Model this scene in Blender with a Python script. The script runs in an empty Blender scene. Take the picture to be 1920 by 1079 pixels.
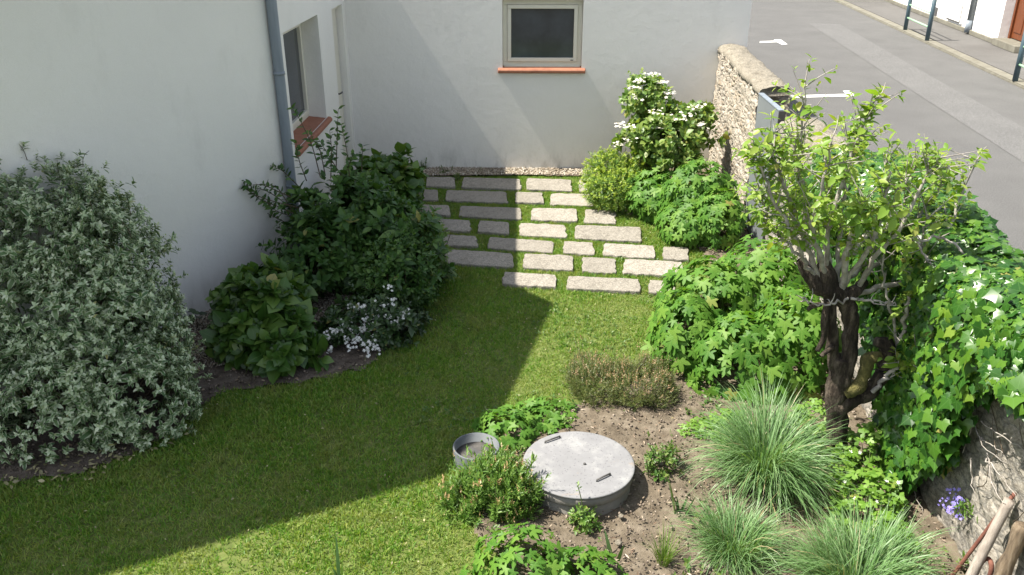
import bpy, bmesh, math, random
import numpy as np
from mathutils import Vector, noise as mnoise

rng = np.random.default_rng(11)
random.seed(11)
scene = bpy.context.scene
R = math.radians

# ------------------------------------------------------------------ camera
CAM_Z, F_PX, PITCH, YAW = 3.6, 1600.0, R(24.4), 0.0199
cam_d = bpy.data.cameras.new('camera')
cam = bpy.data.objects.new('camera', cam_d)
scene.collection.objects.link(cam)
cam_d.sensor_width = 36
cam_d.lens = F_PX / 1920 * 36
cam_d.clip_start, cam_d.clip_end = 0.05, 1000
cam.location = (0, 0, CAM_Z)
cam.rotation_euler = (R(90) - PITCH, 0, YAW)
scene.camera = cam

# ------------------------------------------------------------------ sky, sun, exposure
SUN_EL, SUN_TILT = R(58.0), R(1.05)          # sun stands over the left, a touch to the near side
world = bpy.data.worlds.new('World')
scene.world = world
world.use_nodes = True
wn = world.node_tree
wn.nodes.clear()
sky = wn.nodes.new('ShaderNodeTexSky')
sky.sky_type = 'NISHITA'
sky.sun_disc = False
sky.sun_elevation = SUN_EL
sky.sun_rotation = R(-94)
sky.air_density, sky.dust_density = 1.0, 1.6
bg = wn.nodes.new('ShaderNodeBackground')
bg.inputs['Strength'].default_value = 0.105
wo = wn.nodes.new('ShaderNodeOutputWorld')
hs = wn.nodes.new('ShaderNodeHueSaturation')
hs.inputs['Saturation'].default_value = 0.52
wn.links.new(sky.outputs[0], hs.inputs['Color'])
wn.links.new(hs.outputs[0], bg.inputs[0])
wn.links.new(bg.outputs[0], wo.inputs[0])
sun_d = bpy.data.lights.new('sun', 'SUN')
sun_d.energy = 4.6
sun_d.angle = R(0.5)
sun_d.color = (1.0, 0.94, 0.83)
sun = bpy.data.objects.new('sun', sun_d)
scene.collection.objects.link(sun)
LIGHT = Vector((math.cos(SUN_EL) * math.cos(SUN_TILT), math.cos(SUN_EL) * math.sin(SUN_TILT), -math.sin(SUN_EL)))
sun.rotation_euler = LIGHT.to_track_quat('-Z', 'Y').to_euler()
vs = scene.view_settings
vs.view_transform, vs.look, vs.gamma, vs.use_curve_mapping = 'Standard', 'None', 1, False
vs.exposure = 1.28
scene.cycles.max_bounces = 6
scene.cycles.diffuse_bounces = 3
scene.cycles.transmission_bounces = 4
scene.cycles.caustics_reflective = False
scene.cycles.caustics_refractive = False

# ------------------------------------------------------------------ survey helpers: sight lines to real points
ct, st, ca, sa = math.cos(PITCH), math.sin(PITCH), math.cos(YAW), math.sin(YAW)
FV = np.array((-sa * ct, ca * ct, -st))
RV = np.array((ca, sa, 0.0))
UV_ = np.array((-sa * st, ca * st, ct))
C0 = np.array((0, 0, CAM_Z))
def ray(x, y): return FV + (x - 960) / F_PX * RV + (539.5 - y) / F_PX * UV_
def G(x, y, z=0.0):
    d = ray(x, y); return C0 + d * (z - CAM_Z) / d[2]
def AtY(x, y, Y):
    d = ray(x, y); return C0 + d * Y / d[1]
def AtX(x, y, X):
    d = ray(x, y); return C0 + d * X / d[0]
def G2(pts, z=0.0): return [tuple(G(x, y, z)[:2]) for x, y in pts]

def in_poly(px, py, poly):
    inside = np.zeros(px.shape, bool)
    n = len(poly)
    for i in range(n):
        x0, y0 = poly[i]; x1, y1 = poly[(i + 1) % n]
        c = ((y0 > py) != (y1 > py))
        with np.errstate(divide='ignore', invalid='ignore'):
            xi = (x1 - x0) * (py - y0) / (y1 - y0 + 1e-12) + x0
        inside ^= c & (px < xi)
    return inside

def sines(p, f, seed=0):
    """cheap smooth noise for arrays (n,3) in -1..1"""
    r = np.random.default_rng(seed); out = np.zeros(len(p))
    for k in range(5):
        d = r.normal(size=3); d /= np.linalg.norm(d)
        out += np.sin(p @ d * f * (0.7 + 0.35 * k) + r.uniform(0, 6.28)) / (1 + 0.35 * k)
    return out / 2.6

# ------------------------------------------------------------------ objects
def tag(o, label=None, cat=None, group=None, kind=None):
    if label: o['label'] = label
    if cat: o['category'] = cat
    if group: o['group'] = group
    if kind: o['kind'] = kind
    return o
def link(o, parent=None):
    scene.collection.objects.link(o)
    if parent is not None:
        o.parent = parent
        o.matrix_parent_inverse = parent.matrix_basis.inverted() if False else o.matrix_parent_inverse
        o.location = -Vector(parent.location) if parent.type == 'EMPTY' and parent.parent is None else (0, 0, 0)
    return o
def thing(name, label, cat, loc=(0, 0, 0), group=None):
    o = bpy.data.objects.new(name, None)
    o.empty_display_size = 0.2
    scene.collection.objects.link(o)
    o.location = tuple(float(c) for c in loc)
    return tag(o, label, cat, group)
def mesh_np(name, V, loops, totals, mat, parent=None, uv=None, smooth=False):
    me = bpy.data.meshes.new(name)
    V = np.ascontiguousarray(V, np.float32); loops = np.ascontiguousarray(loops, np.int32); totals = np.ascontiguousarray(totals, np.int32)
    me.vertices.add(len(V)); me.vertices.foreach_set('co', V.ravel())
    me.loops.add(len(loops)); me.loops.foreach_set('vertex_index', loops)
    me.polygons.add(len(totals))
    starts = np.concatenate(([0], np.cumsum(totals)[:-1])).astype(np.int32)
    me.polygons.foreach_set('loop_start', starts)
    me.polygons.foreach_set('loop_total', totals)
    if smooth: me.polygons.foreach_set('use_smooth', np.ones(len(totals), bool))
    if uv is not None:
        l = me.uv_layers.new(name='UVMap')
        l.data.foreach_set('uv', np.ascontiguousarray(uv[loops], np.float32).ravel())
    me.update(calc_edges=True)
    me.materials.append(mat)
    return link(bpy.data.objects.new(name, me), parent)
def obj_bm(name, bm, mat, parent=None, smooth=False):
    bmesh.ops.recalc_face_normals(bm, faces=bm.faces)
    me = bpy.data.meshes.new(name); bm.to_mesh(me); bm.free()
    if smooth:
        for p in me.polygons: p.use_smooth = True
    for m in (mat if isinstance(mat, (list, tuple)) else [mat]): me.materials.append(m)
    return link(bpy.data.objects.new(name, me), parent)
def add_box(bm, a, b, bevel=0.0):
    c = [(a[i] + b[i]) / 2 for i in range(3)]; s = [abs(b[i] - a[i]) for i in range(3)]
    r = bmesh.ops.create_cube(bm, size=1)
    for v in r['verts']: v.co = Vector((c[0] + v.co.x * s[0], c[1] + v.co.y * s[1], c[2] + v.co.z * s[2]))
    if bevel:
        es = list({e for v in r['verts'] for e in v.link_edges})
        bmesh.ops.bevel(bm, geom=es, offset=bevel, segments=2, affect='EDGES')
def add_prism(bm, poly, z0, z1):
    b = [bm.verts.new((x, y, z0)) for x, y in poly]; t = [bm.verts.new((x, y, z1)) for x, y in poly]
    n = len(poly)
    bm.faces.new(b[::-1]); bm.faces.new(t)
    for i in range(n): bm.faces.new((b[i], b[(i + 1) % n], t[(i + 1) % n], t[i]))
def sheet(name, poly, z, mat, parent=None):
    bm = bmesh.new(); bm.faces.new([bm.verts.new((x, y, z)) for x, y in poly])
    bmesh.ops.triangulate(bm, faces=bm.faces)
    return obj_bm(name, bm, mat, parent)

class Tubes:
    def __init__(s): s.V = []; s.L = []; s.n = 0
    def add(s, pts, rad, seg=6, lump=0.0, cap=True):
        pts = np.asarray(pts, float); m = len(pts)
        rad = np.broadcast_to(np.asarray(rad, float), (m,)) if np.ndim(rad) == 0 or len(np.atleast_1d(rad)) == m else np.interp(np.linspace(0, 1, m), np.linspace(0, 1, len(rad)), rad)
        tan = np.gradient(pts, axis=0); tan /= np.linalg.norm(tan, axis=1)[:, None] + 1e-9
        a = np.array((0.31, 0.77, 0.2)) if abs(tan[0] @ np.array((0, 0, 1))) > .8 else np.array((0, 0, 1.0))
        u = np.cross(tan, a); u /= np.linalg.norm(u, axis=1)[:, None] + 1e-9
        w = np.cross(tan, u)
        an = np.linspace(0, 2 * np.pi, seg, endpoint=False)
        V = pts[:, None, :] + rad[:, None, None] * (np.cos(an)[None, :, None] * u[:, None, :] + np.sin(an)[None, :, None] * w[:, None, :])
        V = V.reshape(-1, 3)
        if lump:
            c = np.repeat(pts, seg, axis=0); d = V - c
            V = c + d * (1 + lump * sines(V, 30, 5) + lump * .8 * sines(V * np.array((1, 1, .5)), 85, 9) + lump * .7 * sines(V * np.array((1, 1, .3)), 210, 12))[:, None]
        i = np.arange(m - 1)[:, None] * seg + np.arange(seg)[None, :]
        j = np.arange(m - 1)[:, None] * seg + (np.arange(seg)[None, :] + 1) % seg
        q = np.stack((i, j, j + seg, i + seg), -1).reshape(-1, 4) + s.n
        s.V.append(V); s.L += [tuple(r) for r in q]
        if cap:
            s.L.append(tuple(s.n + k for k in range(seg))[::-1]); s.L.append(tuple(s.n + (m - 1) * seg + k for k in range(seg)))
        s.n += len(V)
    def build(s, name, mat, parent=None, smooth=True):
        V = np.concatenate(s.V); tot = np.array([len(f) for f in s.L]); loops = np.array([i for f in s.L for i in f])
        return mesh_np(name, V, loops, tot, mat, parent, smooth=smooth)
def smooth_path(pts, n=12):
    pts = np.asarray(pts, float)
    t = np.linspace(0, 1, len(pts)); tt = np.linspace(0, 1, n)
    P = np.stack([np.interp(tt, t, pts[:, k]) for k in range(3)], 1)
    for _ in range(2): P[1:-1] = (P[:-2] + 2 * P[1:-1] + P[2:]) / 4
    return P

# ------------------------------------------------------------------ materials
def new_mat(name):
    m = bpy.data.materials.new(name); m.use_nodes = True
    t = m.node_tree; t.nodes.clear()
    o = t.nodes.new('ShaderNodeOutputMaterial')
    return m, t, o
def N(t, typ, **kw):
    n = t.nodes.new(typ)
    for k, v in kw.items():
        if k in n.inputs: n.inputs[k].default_value = v
        else: setattr(n, k, v)
    return n
def c4(c): return (c[0], c[1], c[2], 1)
def ramp(t, fac, stops):
    r = t.nodes.new('ShaderNodeValToRGB')
    e = r.color_ramp.elements
    while len(e) < len(stops): e.new(0.5)
    for k, (p, c) in enumerate(stops): e[k].position = p; e[k].color = c4(c)
    t.links.new(fac, r.inputs[0]); return r.outputs[0]
def mix(t, fac, a, b, mode='MIX'):
    m = t.nodes.new('ShaderNodeMix'); m.data_type = 'RGBA'; m.blend_type = mode
    for s, v in ((0, fac), (6, a), (7, b)):
        if hasattr(v, 'is_linked') or hasattr(v, 'links'): t.links.new(v, m.inputs[s])
        else: m.inputs[s].default_value = c4(v) if isinstance(v, tuple) else v
    return m.outputs[2]
def coords(t, scale=(1, 1, 1)):
    tc = t.nodes.new('ShaderNodeTexCoord'); mp = t.nodes.new('ShaderNodeMapping')
    mp.inputs['Scale'].default_value = scale
    t.links.new(tc.outputs['Object'], mp.inputs[0]); return mp.outputs[0]
def noise_n(t, vec, scale, detail=4, rough=.6):
    n = N(t, 'ShaderNodeTexNoise', Scale=scale, Detail=detail, Roughness=rough)
    t.links.new(vec, n.inputs['Vector']); return n.outputs['Fac']
def math_n(t, op, a, b=None):
    m = t.nodes.new('ShaderNodeMath'); m.operation = op
    for k, v in ((0, a), (1, b)):
        if v is None: continue
        if hasattr(v, 'links'): t.links.new(v, m.inputs[k])
        else: m.inputs[k].default_value = v
    return m.outputs[0]
def bump(t, h, strength, dist=0.01):
    b = N(t, 'ShaderNodeBump', Strength=strength, Distance=dist)
    t.links.new(h, b.inputs['Height']); return b.outputs[0]

def leaf_mat(name, c1, c2, c3=None, edge=None, edge_at=.55, rough=.45, trans=.28, spec=.5, vein=None):
    m, t, o = new_mat(name)
    g = t.nodes.new('ShaderNodeNewGeometry')
    col = ramp(t, g.outputs['Random Per Island'], [(0, c1), (.55, c2), (.93, c3 or c2), (.986, c3 or c2), (1, (.30, .27, .08))])
    uv = t.nodes.new('ShaderNodeUVMap'); sx = t.nodes.new('ShaderNodeSeparateXYZ')
    t.links.new(uv.outputs[0], sx.inputs[0])
    ax = math_n(t, 'ABSOLUTE', sx.outputs[0])
    if edge:
        r = ramp(t, ax, [(edge_at, (0, 0, 0)), (min(1, edge_at + .18), (1, 1, 1))])
        col = mix(t, r, col, edge)
    if vein:
        r = ramp(t, ax, [(0, (1, 1, 1)), (.08, (0, 0, 0))])
        col = mix(t, math_n(t, 'MULTIPLY', r, .6), col, vein)
    p = N(t, 'ShaderNodeBsdfPrincipled', Roughness=rough)
    p.inputs['Specular IOR Level'].default_value = spec
    t.links.new(col, p.inputs['Base Color'])
    tr = t.nodes.new('ShaderNodeBsdfTranslucent')
    tc = mix(t, 1.0, col, (1.5, 1.45, .55), 'MULTIPLY')
    t.links.new(tc, tr.inputs[0])
    ms = t.nodes.new('ShaderNodeMixShader'); ms.inputs[0].default_value = trans
    t.links.new(p.outputs[0], ms.inputs[1]); t.links.new(tr.outputs[0], ms.inputs[2])
    t.links.new(ms.outputs[0], o.inputs[0])
    return m
def surf(name, stops, scale=8, detail=6, rough=.85, bmp=0.0, bscale=60, bdist=.01, metal=0.0, spec=.4, stretch=(1, 1, 1), speck=0.0, sscale=120):
    m, t, o = new_mat(name)
    v = coords(t, stretch)
    col = ramp(t, noise_n(t, v, scale, detail, .65), stops)
    if speck:
        col = mix(t, speck, col, ramp(t, noise_n(t, coords(t), sscale, 3, .8), [(.34, (.02, .02, .02)), (.5, tuple(stops[1][1])), (.68, tuple(min(1, c * 2.2) for c in stops[1][1]))]))
    p = N(t, 'ShaderNodeBsdfPrincipled', Roughness=rough, Metallic=metal)
    p.inputs['Specular IOR Level'].default_value = spec
    t.links.new(col, p.inputs['Base Color'])
    if bmp:
        t.links.new(bump(t, noise_n(t, v, bscale, 5, .7), bmp, bdist), p.inputs['Normal'])
    t.links.new(p.outputs[0], o.inputs[0])
    return m

def stucco_mat(name, base, dirt=True):
    m, t, o = new_mat(name)
    v = coords(t)
    n1 = noise_n(t, v, 0.9, 5, .6)
    col = ramp(t, n1, [(.3, tuple(c * .95 for c in base)), (.7, base)])
    n2 = noise_n(t, v, 220, 2, .6)
    col = mix(t, .10, col, ramp(t, n2, [(.35, (.45, .45, .43)), (.65, (.95, .95, .93))]))
    if dirt:
        sx = t.nodes.new('ShaderNodeSeparateXYZ'); t.links.new(v, sx.inputs[0])
        lo = ramp(t, math_n(t, 'DIVIDE', sx.outputs[2], 3.0), [(.02, (1, 1, 1)), (.10, (.25, .25, .25)), (.2, (0, 0, 0))])
        st_v = coords(t, (2.2, 2.2, .9))
        n3 = ramp(t, noise_n(t, st_v, 2.6, 6, .72), [(.48, (0, 0, 0)), (.68, (1, 1, 1))])
        f = math_n(t, 'MULTIPLY', lo, n3)
        col = mix(t, math_n(t, 'MULTIPLY', f, .42), col, (.23, .22, .18))
        n4 = ramp(t, noise_n(t, coords(t, (1.6, 1.6, .6)), 1.1, 5, .7), [(.56, (0, 0, 0)), (.72, (1, 1, 1))])
        col = mix(t, math_n(t, 'MULTIPLY', n4, .13), col, (.36, .35, .31))
    p = N(t, 'ShaderNodeBsdfPrincipled', Roughness=.92)
    p.inputs['Specular IOR Level'].default_value = .2
    t.links.new(col, p.inputs['Base Color'])
    t.links.new(bump(t, math_n(t, 'ADD', noise_n(t, v, 150, 3, .6), math_n(t, 'MULTIPLY', noise_n(t, v, 7, 4, .6), 3.0)), .5, .006), p.inputs['Normal'])
    t.links.new(p.outputs[0], o.inputs[0])
    return m
def masonry_mat(name, mortar, stones, scale, lichen=(.3, .28, .2), rough_mix=.45):
    m, t, o = new_mat(name)
    v = coords(t, (1, 1, 1.75))
    wob = N(t, 'ShaderNodeTexNoise', Scale=6, Detail=3); t.links.new(v, wob.inputs['Vector'])
    add = t.nodes.new('ShaderNodeMixRGB'); add.blend_type = 'ADD'; add.inputs[0].default_value = .09
    t.links.new(v, add.inputs[1]); t.links.new(wob.outputs['Color'], add.inputs[2])
    vo = N(t, 'ShaderNodeTexVoronoi', Scale=scale); t.links.new(add.outputs[0], vo.inputs['Vector'])
    ve = N(t, 'ShaderNodeTexVoronoi', Scale=scale, feature='DISTANCE_TO_EDGE'); t.links.new(add.outputs[0], ve.inputs['Vector'])
    sp = t.nodes.new('ShaderNodeSeparateColor'); t.links.new(vo.outputs['Color'], sp.inputs[0])
    st_ = ramp(t, sp.outputs[0], stones)
    st_ = mix(t, rough_mix, st_, ramp(t, noise_n(t, v, 28, 6, .75), [(.3, (.16, .13, .10)), (.65, (.72, .66, .56))]))
    ed = ramp(t, ve.outputs[0], [(.03, (0, 0, 0)), (.13, (1, 1, 1))])
    col = mix(t, ed, mortar, st_)
    col = mix(t, rough_mix * .6, col, ramp(t, noise_n(t, coords(t), 55, 6, .8), [(.40, (.05, .04, .03)), (.5, mortar), (.60, tuple(min(1, c * 1.9) for c in mortar))]))
    big = ramp(t, noise_n(t, v, 1.8, 6, .7), [(.52, (0, 0, 0)), (.7, (1, 1, 1))])
    col = mix(t, math_n(t, 'MULTIPLY', big, .5), col, lichen)
    p = N(t, 'ShaderNodeBsdfPrincipled', Roughness=.95); p.inputs['Specular IOR Level'].default_value = .2
    t.links.new(col, p.inputs['Base Color'])
    h = math_n(t, 'ADD', math_n(t, 'MULTIPLY', ve.outputs[0], 2.6 * (1 - rough_mix)), math_n(t, 'MULTIPLY', noise_n(t, v, 40, 5, .7), .35))
    t.links.new(bump(t, h, .9, .03), p.inputs['Normal'])
    t.links.new(p.outputs[0], o.inputs[0])
    return m
def glass_mat(name, tint):
    m, t, o = new_mat(name)
    p = N(t, 'ShaderNodeBsdfPrincipled', Roughness=.08)
    v = coords(t)
    t.links.new(ramp(t, noise_n(t, v, 3.0, 4, .6), [(.35, tuple(c * .6 for c in tint)), (.7, tint)]), p.inputs['Base Color'])
    p.inputs['Specular IOR Level'].default_value = .5
    t.links.new(p.outputs[0], o.inputs[0]); return m

M = {}
M['stucco'] = stucco_mat('white_render', (.81, .79, .74))
M['far_stucco'] = stucco_mat('street_render', (.86, .85, .83))
M['cream'] = surf('cream_frame', [(.3, (.66, .63, .53)), (.7, (.70, .67, .57))], rough=.4)
M['glass'] = glass_mat('dark_glass', (.055, .066, .082))
M['sill'] = surf('terracotta', [(.3, (.25, .10, .06)), (.7, (.36, .155, .09))], 12, rough=.75, bmp=.2)
M['zinc'] = surf('zinc', [(.3, (.17, .20, .235)), (.7, (.24, .275, .31))], 5, rough=.5, stretch=(3, 3, .4))
M['gatemetal'] = surf('gate_metal', [(.3, (.135, .150, .158)), (.7, (.17, .187, .195))], 3, rough=.6)
M['dark'] = surf('dark_metal_and_gaps', [(.3, (.05, .05, .05)), (.7, (.09, .085, .08))], 20, rough=.6)
M['roof'] = surf('roof_slate', [(.3, (.06, .065, .07)), (.7, (.10, .10, .11))], 20, rough=.8)
M['asphalt'] = surf('asphalt', [(.30, (.078, .077, .076)), (.5, (.098, .097, .095)), (.72, (.120, .118, .115))], 1.4, 12, rough=.95, bmp=.5, bscale=160, bdist=.006, speck=.45, sscale=75)
M['asphalt_patch'] = surf('asphalt_patch', [(.30, (.094, .093, .092)), (.5, (.114, .113, .111)), (.72, (.136, .134, .131))], 1.6, 12, rough=.95, bmp=.5, bscale=150, bdist=.006, speck=.55, sscale=65)
M['pavement'] = surf('pavement_tar', [(.30, (.075, .072, .068)), (.5, (.10, .096, .091)), (.72, (.13, .125, .12))], 1.8, 12, rough=.95, bmp=.5, bscale=120, bdist=.006, speck=.5, sscale=80)
M['kerb'] = surf('kerb_concrete', [(.3, (.12, .112, .085)), (.7, (.20, .19, .155))], 5, 8, rough=.95, bmp=.4, bscale=80)
M['paint'] = surf('road_paint', [(.3, (.42, .42, .40)), (.6, (.60, .60, .58))], 14, 8, rough=.7)
M['slab'] = surf('granite_slab', [(.30, (.14, .128, .105)), (.46, (.26, .242, .21)), (.68, (.35, .33, .295))], 11, 15, rough=.95, bmp=.8, bscale=70, bdist=.008, speck=.5, sscale=60)
def per_object(m, lo, hi):
    t = m.node_tree; p = next(n for n in t.nodes if n.type == 'BSDF_PRINCIPLED'); src = p.inputs['Base Color'].links[0].from_socket
    oi = t.nodes.new('ShaderNodeObjectInfo')
    t.links.new(mix(t, 1.0, src, ramp(t, oi.outputs['Random'], [(0, lo), (1, hi)]), 'MULTIPLY'), p.inputs['Base Color'])
per_object(M['slab'], (.80, .785, .76), (1.04, 1.02, .99))
M['concrete'] = surf('well_concrete', [(.3, (.15, .14, .125)), (.6, (.23, .215, .195)), (.8, (.29, .275, .25))], 6, 10, rough=.95, bmp=.4, bscale=90)
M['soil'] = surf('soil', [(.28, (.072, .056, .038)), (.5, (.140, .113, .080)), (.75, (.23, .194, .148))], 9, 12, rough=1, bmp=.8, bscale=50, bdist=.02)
M['soil_dark'] = surf('dark_soil', [(.28, (.06, .045, .035)), (.5, (.12, .095, .075)), (.75, (.19, .16, .13))], 10, 12, rough=1, bmp=.8, bscale=60, bdist=.02)  # slightly darker soil tone for the left bed
M['turf'] = surf('turf', [(.3, (.06, .085, .018)), (.55, (.11, .14, .032)), (.75, (.18, .17, .07))], 14, 10, rough=1, bmp=.6, bscale=80, bdist=.01)
M['pebble'] = None
M['stonewall'] = masonry_mat('rubble_stone', (.34, .31, .262), [(.0, (.20, .135, .08)), (.3, (.33, .28, .215)), (.5, (.30, .18, .085)), (.75, (.40, .36, .31)), (1, (.20, .175, .15))], 9, lichen=(.24, .215, .165))
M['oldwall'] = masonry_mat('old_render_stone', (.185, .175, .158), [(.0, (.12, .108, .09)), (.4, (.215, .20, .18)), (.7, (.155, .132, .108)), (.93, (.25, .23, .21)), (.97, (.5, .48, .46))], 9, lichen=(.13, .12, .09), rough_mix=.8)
M['coping'] = surf('mortar_coping', [(.30, (.10, .085, .06)), (.45, (.235, .21, .165)), (.7, (.34, .31, .255))], 9, 14, rough=1, bmp=.9, bscale=40, bdist=.03, speck=.4, sscale=60)
M['bark'] = surf('dark_bark', [(.30, (.012, .009, .006)), (.48, (.042, .031, .023)), (.68, (.15, .12, .09))], 22, 14, rough=1, bmp=1, bscale=35, bdist=.03, stretch=(1, 1, .35))
M['moss'] = surf('mossy_bark', [(.3, (.06, .055, .02)), (.55, (.15, .135, .045)), (.75, (.22, .19, .07))], 20, 10, rough=1, bmp=1, bscale=70, bdist=.02)
M['twig'] = surf('grey_twig', [(.3, (.17, .15, .13)), (.55, (.36, .33, .30)), (.75, (.52, .49, .45))], 16, 8, rough=.95, bmp=.5, bscale=80)
M['stem'] = surf('brown_stem', [(.3, (.05, .04, .025)), (.7, (.12, .09, .06))], 16, rough=.95)
M['gstem'] = surf('green_stem', [(.3, (.07, .11, .03)), (.7, (.12, .16, .05))], 16, rough=.8)
M['post'] = surf('post_paint', [(.3, (.045, .08, .10)), (.7, (.07, .11, .135))], 6, rough=.5)
M['rail'] = surf('rail_paint', [(.3, (.26, .46, .28)), (.7, (.34, .55, .35))], 6, rough=.5)
M['brown_door'] = surf('varnished_wood', [(.3, (.11, .03, .010)), (.7, (.18, .055, .018))], 6, rough=.45, stretch=(8, 8, 1))
M['greywood'] = surf('weathered_wood', [(.3, (.24, .20, .17)), (.7, (.44, .39, .34))], 9, 8, rough=.9, bmp=.5, bscale=60, stretch=(5, 5, .5))
M['oldwood'] = surf('rotten_wood', [(.3, (.07, .05, .035)), (.55, (.20, .15, .10)), (.75, (.30, .25, .19))], 9, 8, rough=.95, bmp=.8, bscale=50, stretch=(6, 6, .6))
M['rust'] = surf('rusty_iron', [(.3, (.10, .035, .025)), (.7, (.21, .09, .06))], 20, 8, rough=.85, bmp=.4)
M['white'] = surf('white_petal', [(.3, (.72, .72, .68)), (.7, (.85, .85, .82))], 30, rough=.7)
M['creamfl'] = surf('cream_petal', [(.3, (.66, .62, .48)), (.7, (.82, .80, .72))], 30, rough=.7)
M['purple'] = surf('violet_petal', [(.3, (.22, .18, .62)), (.7, (.34, .28, .75))], 30, rough=.7)
M['heath_tip'] = leaf_mat('faded_heather', (.22, .13, .06), (.34, .21, .11), (.42, .28, .17), trans=.1)
M['drytip'] = leaf_mat('dry_seedhead', (.36, .25, .12), (.46, .33, .17), (.30, .2, .1), trans=.2)

def pebble_mat(name, stops):
    m, t, o = new_mat(name)
    g = t.nodes.new('ShaderNodeNewGeometry')
    col = ramp(t, g.outputs['Random Per Island'], stops)
    p = N(t, 'ShaderNodeBsdfPrincipled', Roughness=.85)
    t.links.new(col, p.inputs['Base Color']); t.links.new(p.outputs[0], o.inputs[0]); return m
M['pebble'] = pebble_mat('gravel_pebble', [(0, (.16, .125, .085)), (.4, (.33, .27, .20)), (.75, (.44, .39, .31)), (1, (.58, .54, .47))])
M['clod'] = pebble_mat('soil_clod', [(0, (.07, .052, .038)), (.5, (.13, .10, .075)), (.85, (.20, .16, .125)), (1, (.36, .30, .24))])

L = {}
L['grass'] = leaf_mat('lawn_blade', (.075, .195, .016), (.138, .285, .024), (.29, .35, .075), trans=.32, rough=.55)
def worn_patches(m):
    t = m.node_tree; p = next(n for n in t.nodes if n.type == 'BSDF_PRINCIPLED'); src = p.inputs['Base Color'].links[0].from_socket
    f = ramp(t, noise_n(t, coords(t), 2.6, 9, .72), [(.46, (0, 0, 0)), (.68, (1, 1, 1))])
    col = mix(t, math_n(t, 'MULTIPLY', f, .6), src, (.30, .29, .10))
    f2 = ramp(t, noise_n(t, coords(t), 5.5, 6, .7), [(.30, (1, 1, 1)), (.46, (0, 0, 0))])
    col = mix(t, math_n(t, 'MULTIPLY', f2, .5), col, (.05, .12, .02))
    t.links.new(col, p.inputs['Base Color'])
    for n in t.nodes:
        if n.type == 'MIX':
            for l in list(n.inputs[6].links):
                if l.from_socket == src and n.blend_type == 'MULTIPLY': t.links.new(col, n.inputs[6])
worn_patches(L['grass'])
L['silver'] = leaf_mat('silver_edged_leaf', (.050, .110, .034), (.085, .155, .050), (.15, .215, .09), edge=(.40, .45, .30), edge_at=.46, rough=.5, trans=.15)
L['silver_tip'] = leaf_mat('silver_young_leaf', (.34, .43, .26), (.46, .54, .36), (.60, .64, .48), rough=.55, trans=.2)
L['dark'] = leaf_mat('deep_green_leaf', (.030, .080, .018), (.055, .125, .026), (.105, .19, .042), rough=.42, trans=.25, spec=.35)
L['hyd'] = leaf_mat('hydrangea_leaf', (.034, .09, .014), (.06, .135, .02), (.12, .20, .035), rough=.38, trans=.25, vein=(.11, .18, .06))
L['choisya'] = leaf_mat('glossy_leaf', (.024, .055, .018), (.045, .085, .028), (.07, .12, .04), rough=.3, trans=.2)
L['pale'] = leaf_mat('pale_shoot_leaf', (.09, .17, .035), (.15, .24, .05), (.22, .30, .08), trans=.35)
L['anemone'] = leaf_mat('lobed_leaf', (.052, .148, .018), (.092, .212, .027), (.15, .275, .042), rough=.5, trans=.36, vein=(.19, .29, .06), spec=.25)
L['euph'] = leaf_mat('spurge_leaf', (.07, .15, .025), (.13, .24, .035), (.26, .34, .05), trans=.35)
L['euph_tip'] = leaf_mat('spurge_bract', (.24, .36, .03), (.32, .42, .05), (.40, .46, .09), trans=.35)
L['viburnum'] = leaf_mat('viburnum_leaf', (.085, .17, .03), (.145, .24, .045), (.25, .31, .08), rough=.45, trans=.33)
L['ivy'] = leaf_mat('ivy_leaf', (.014, .060, .008), (.036, .112, .012), (.080, .175, .018), rough=.33, trans=.22, vein=(.10, .20, .05))
L['ivy_young'] = leaf_mat('young_ivy_leaf', (.075, .175, .016), (.11, .22, .022), (.16, .27, .035), rough=.3, trans=.35)
L['pear'] = leaf_mat('pear_leaf', (.13, .245, .030), (.20, .325, .042), (.31, .39, .08), rough=.42, trans=.45)
L['heather'] = leaf_mat('heather_leaf', (.05, .085, .018), (.095, .125, .028), (.17, .17, .055), trans=.2)
L['reed'] = leaf_mat('striped_blade', (.060, .165, .036), (.10, .225, .055), (.18, .30, .11), edge=(.26, .36, .20), edge_at=.6, rough=.42, trans=.3)
L['straw_blade'] = leaf_mat('dead_blade', (.30, .24, .12), (.40, .33, .18), (.45, .40, .26), trans=.2)
L['hebe'] = leaf_mat('narrow_leaf', (.085, .18, .03), (.13, .24, .045), (.19, .29, .07), trans=.35)
L['iris'] = leaf_mat('sword_leaf', (.045, .11, .035), (.075, .15, .05), (.13, .19, .06), trans=.3)
L['straw'] = leaf_mat('strawberry_leaf', (.09, .20, .022), (.14, .27, .03), (.19, .32, .05), rough=.5, trans=.35, vein=(.2, .32, .08))
L['weed'] = leaf_mat('weed_leaf', (.05, .12, .02), (.09, .17, .03), (.15, .20, .05), trans=.3)
L['dry'] = leaf_mat('fallen_leaf', (.16, .15, .07), (.30, .28, .14), (.40, .36, .2), trans=.1)
L['litter'] = leaf_mat('dry_litter', (.14, .09, .06), (.26, .19, .13), (.38, .31, .23), trans=.05)

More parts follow.
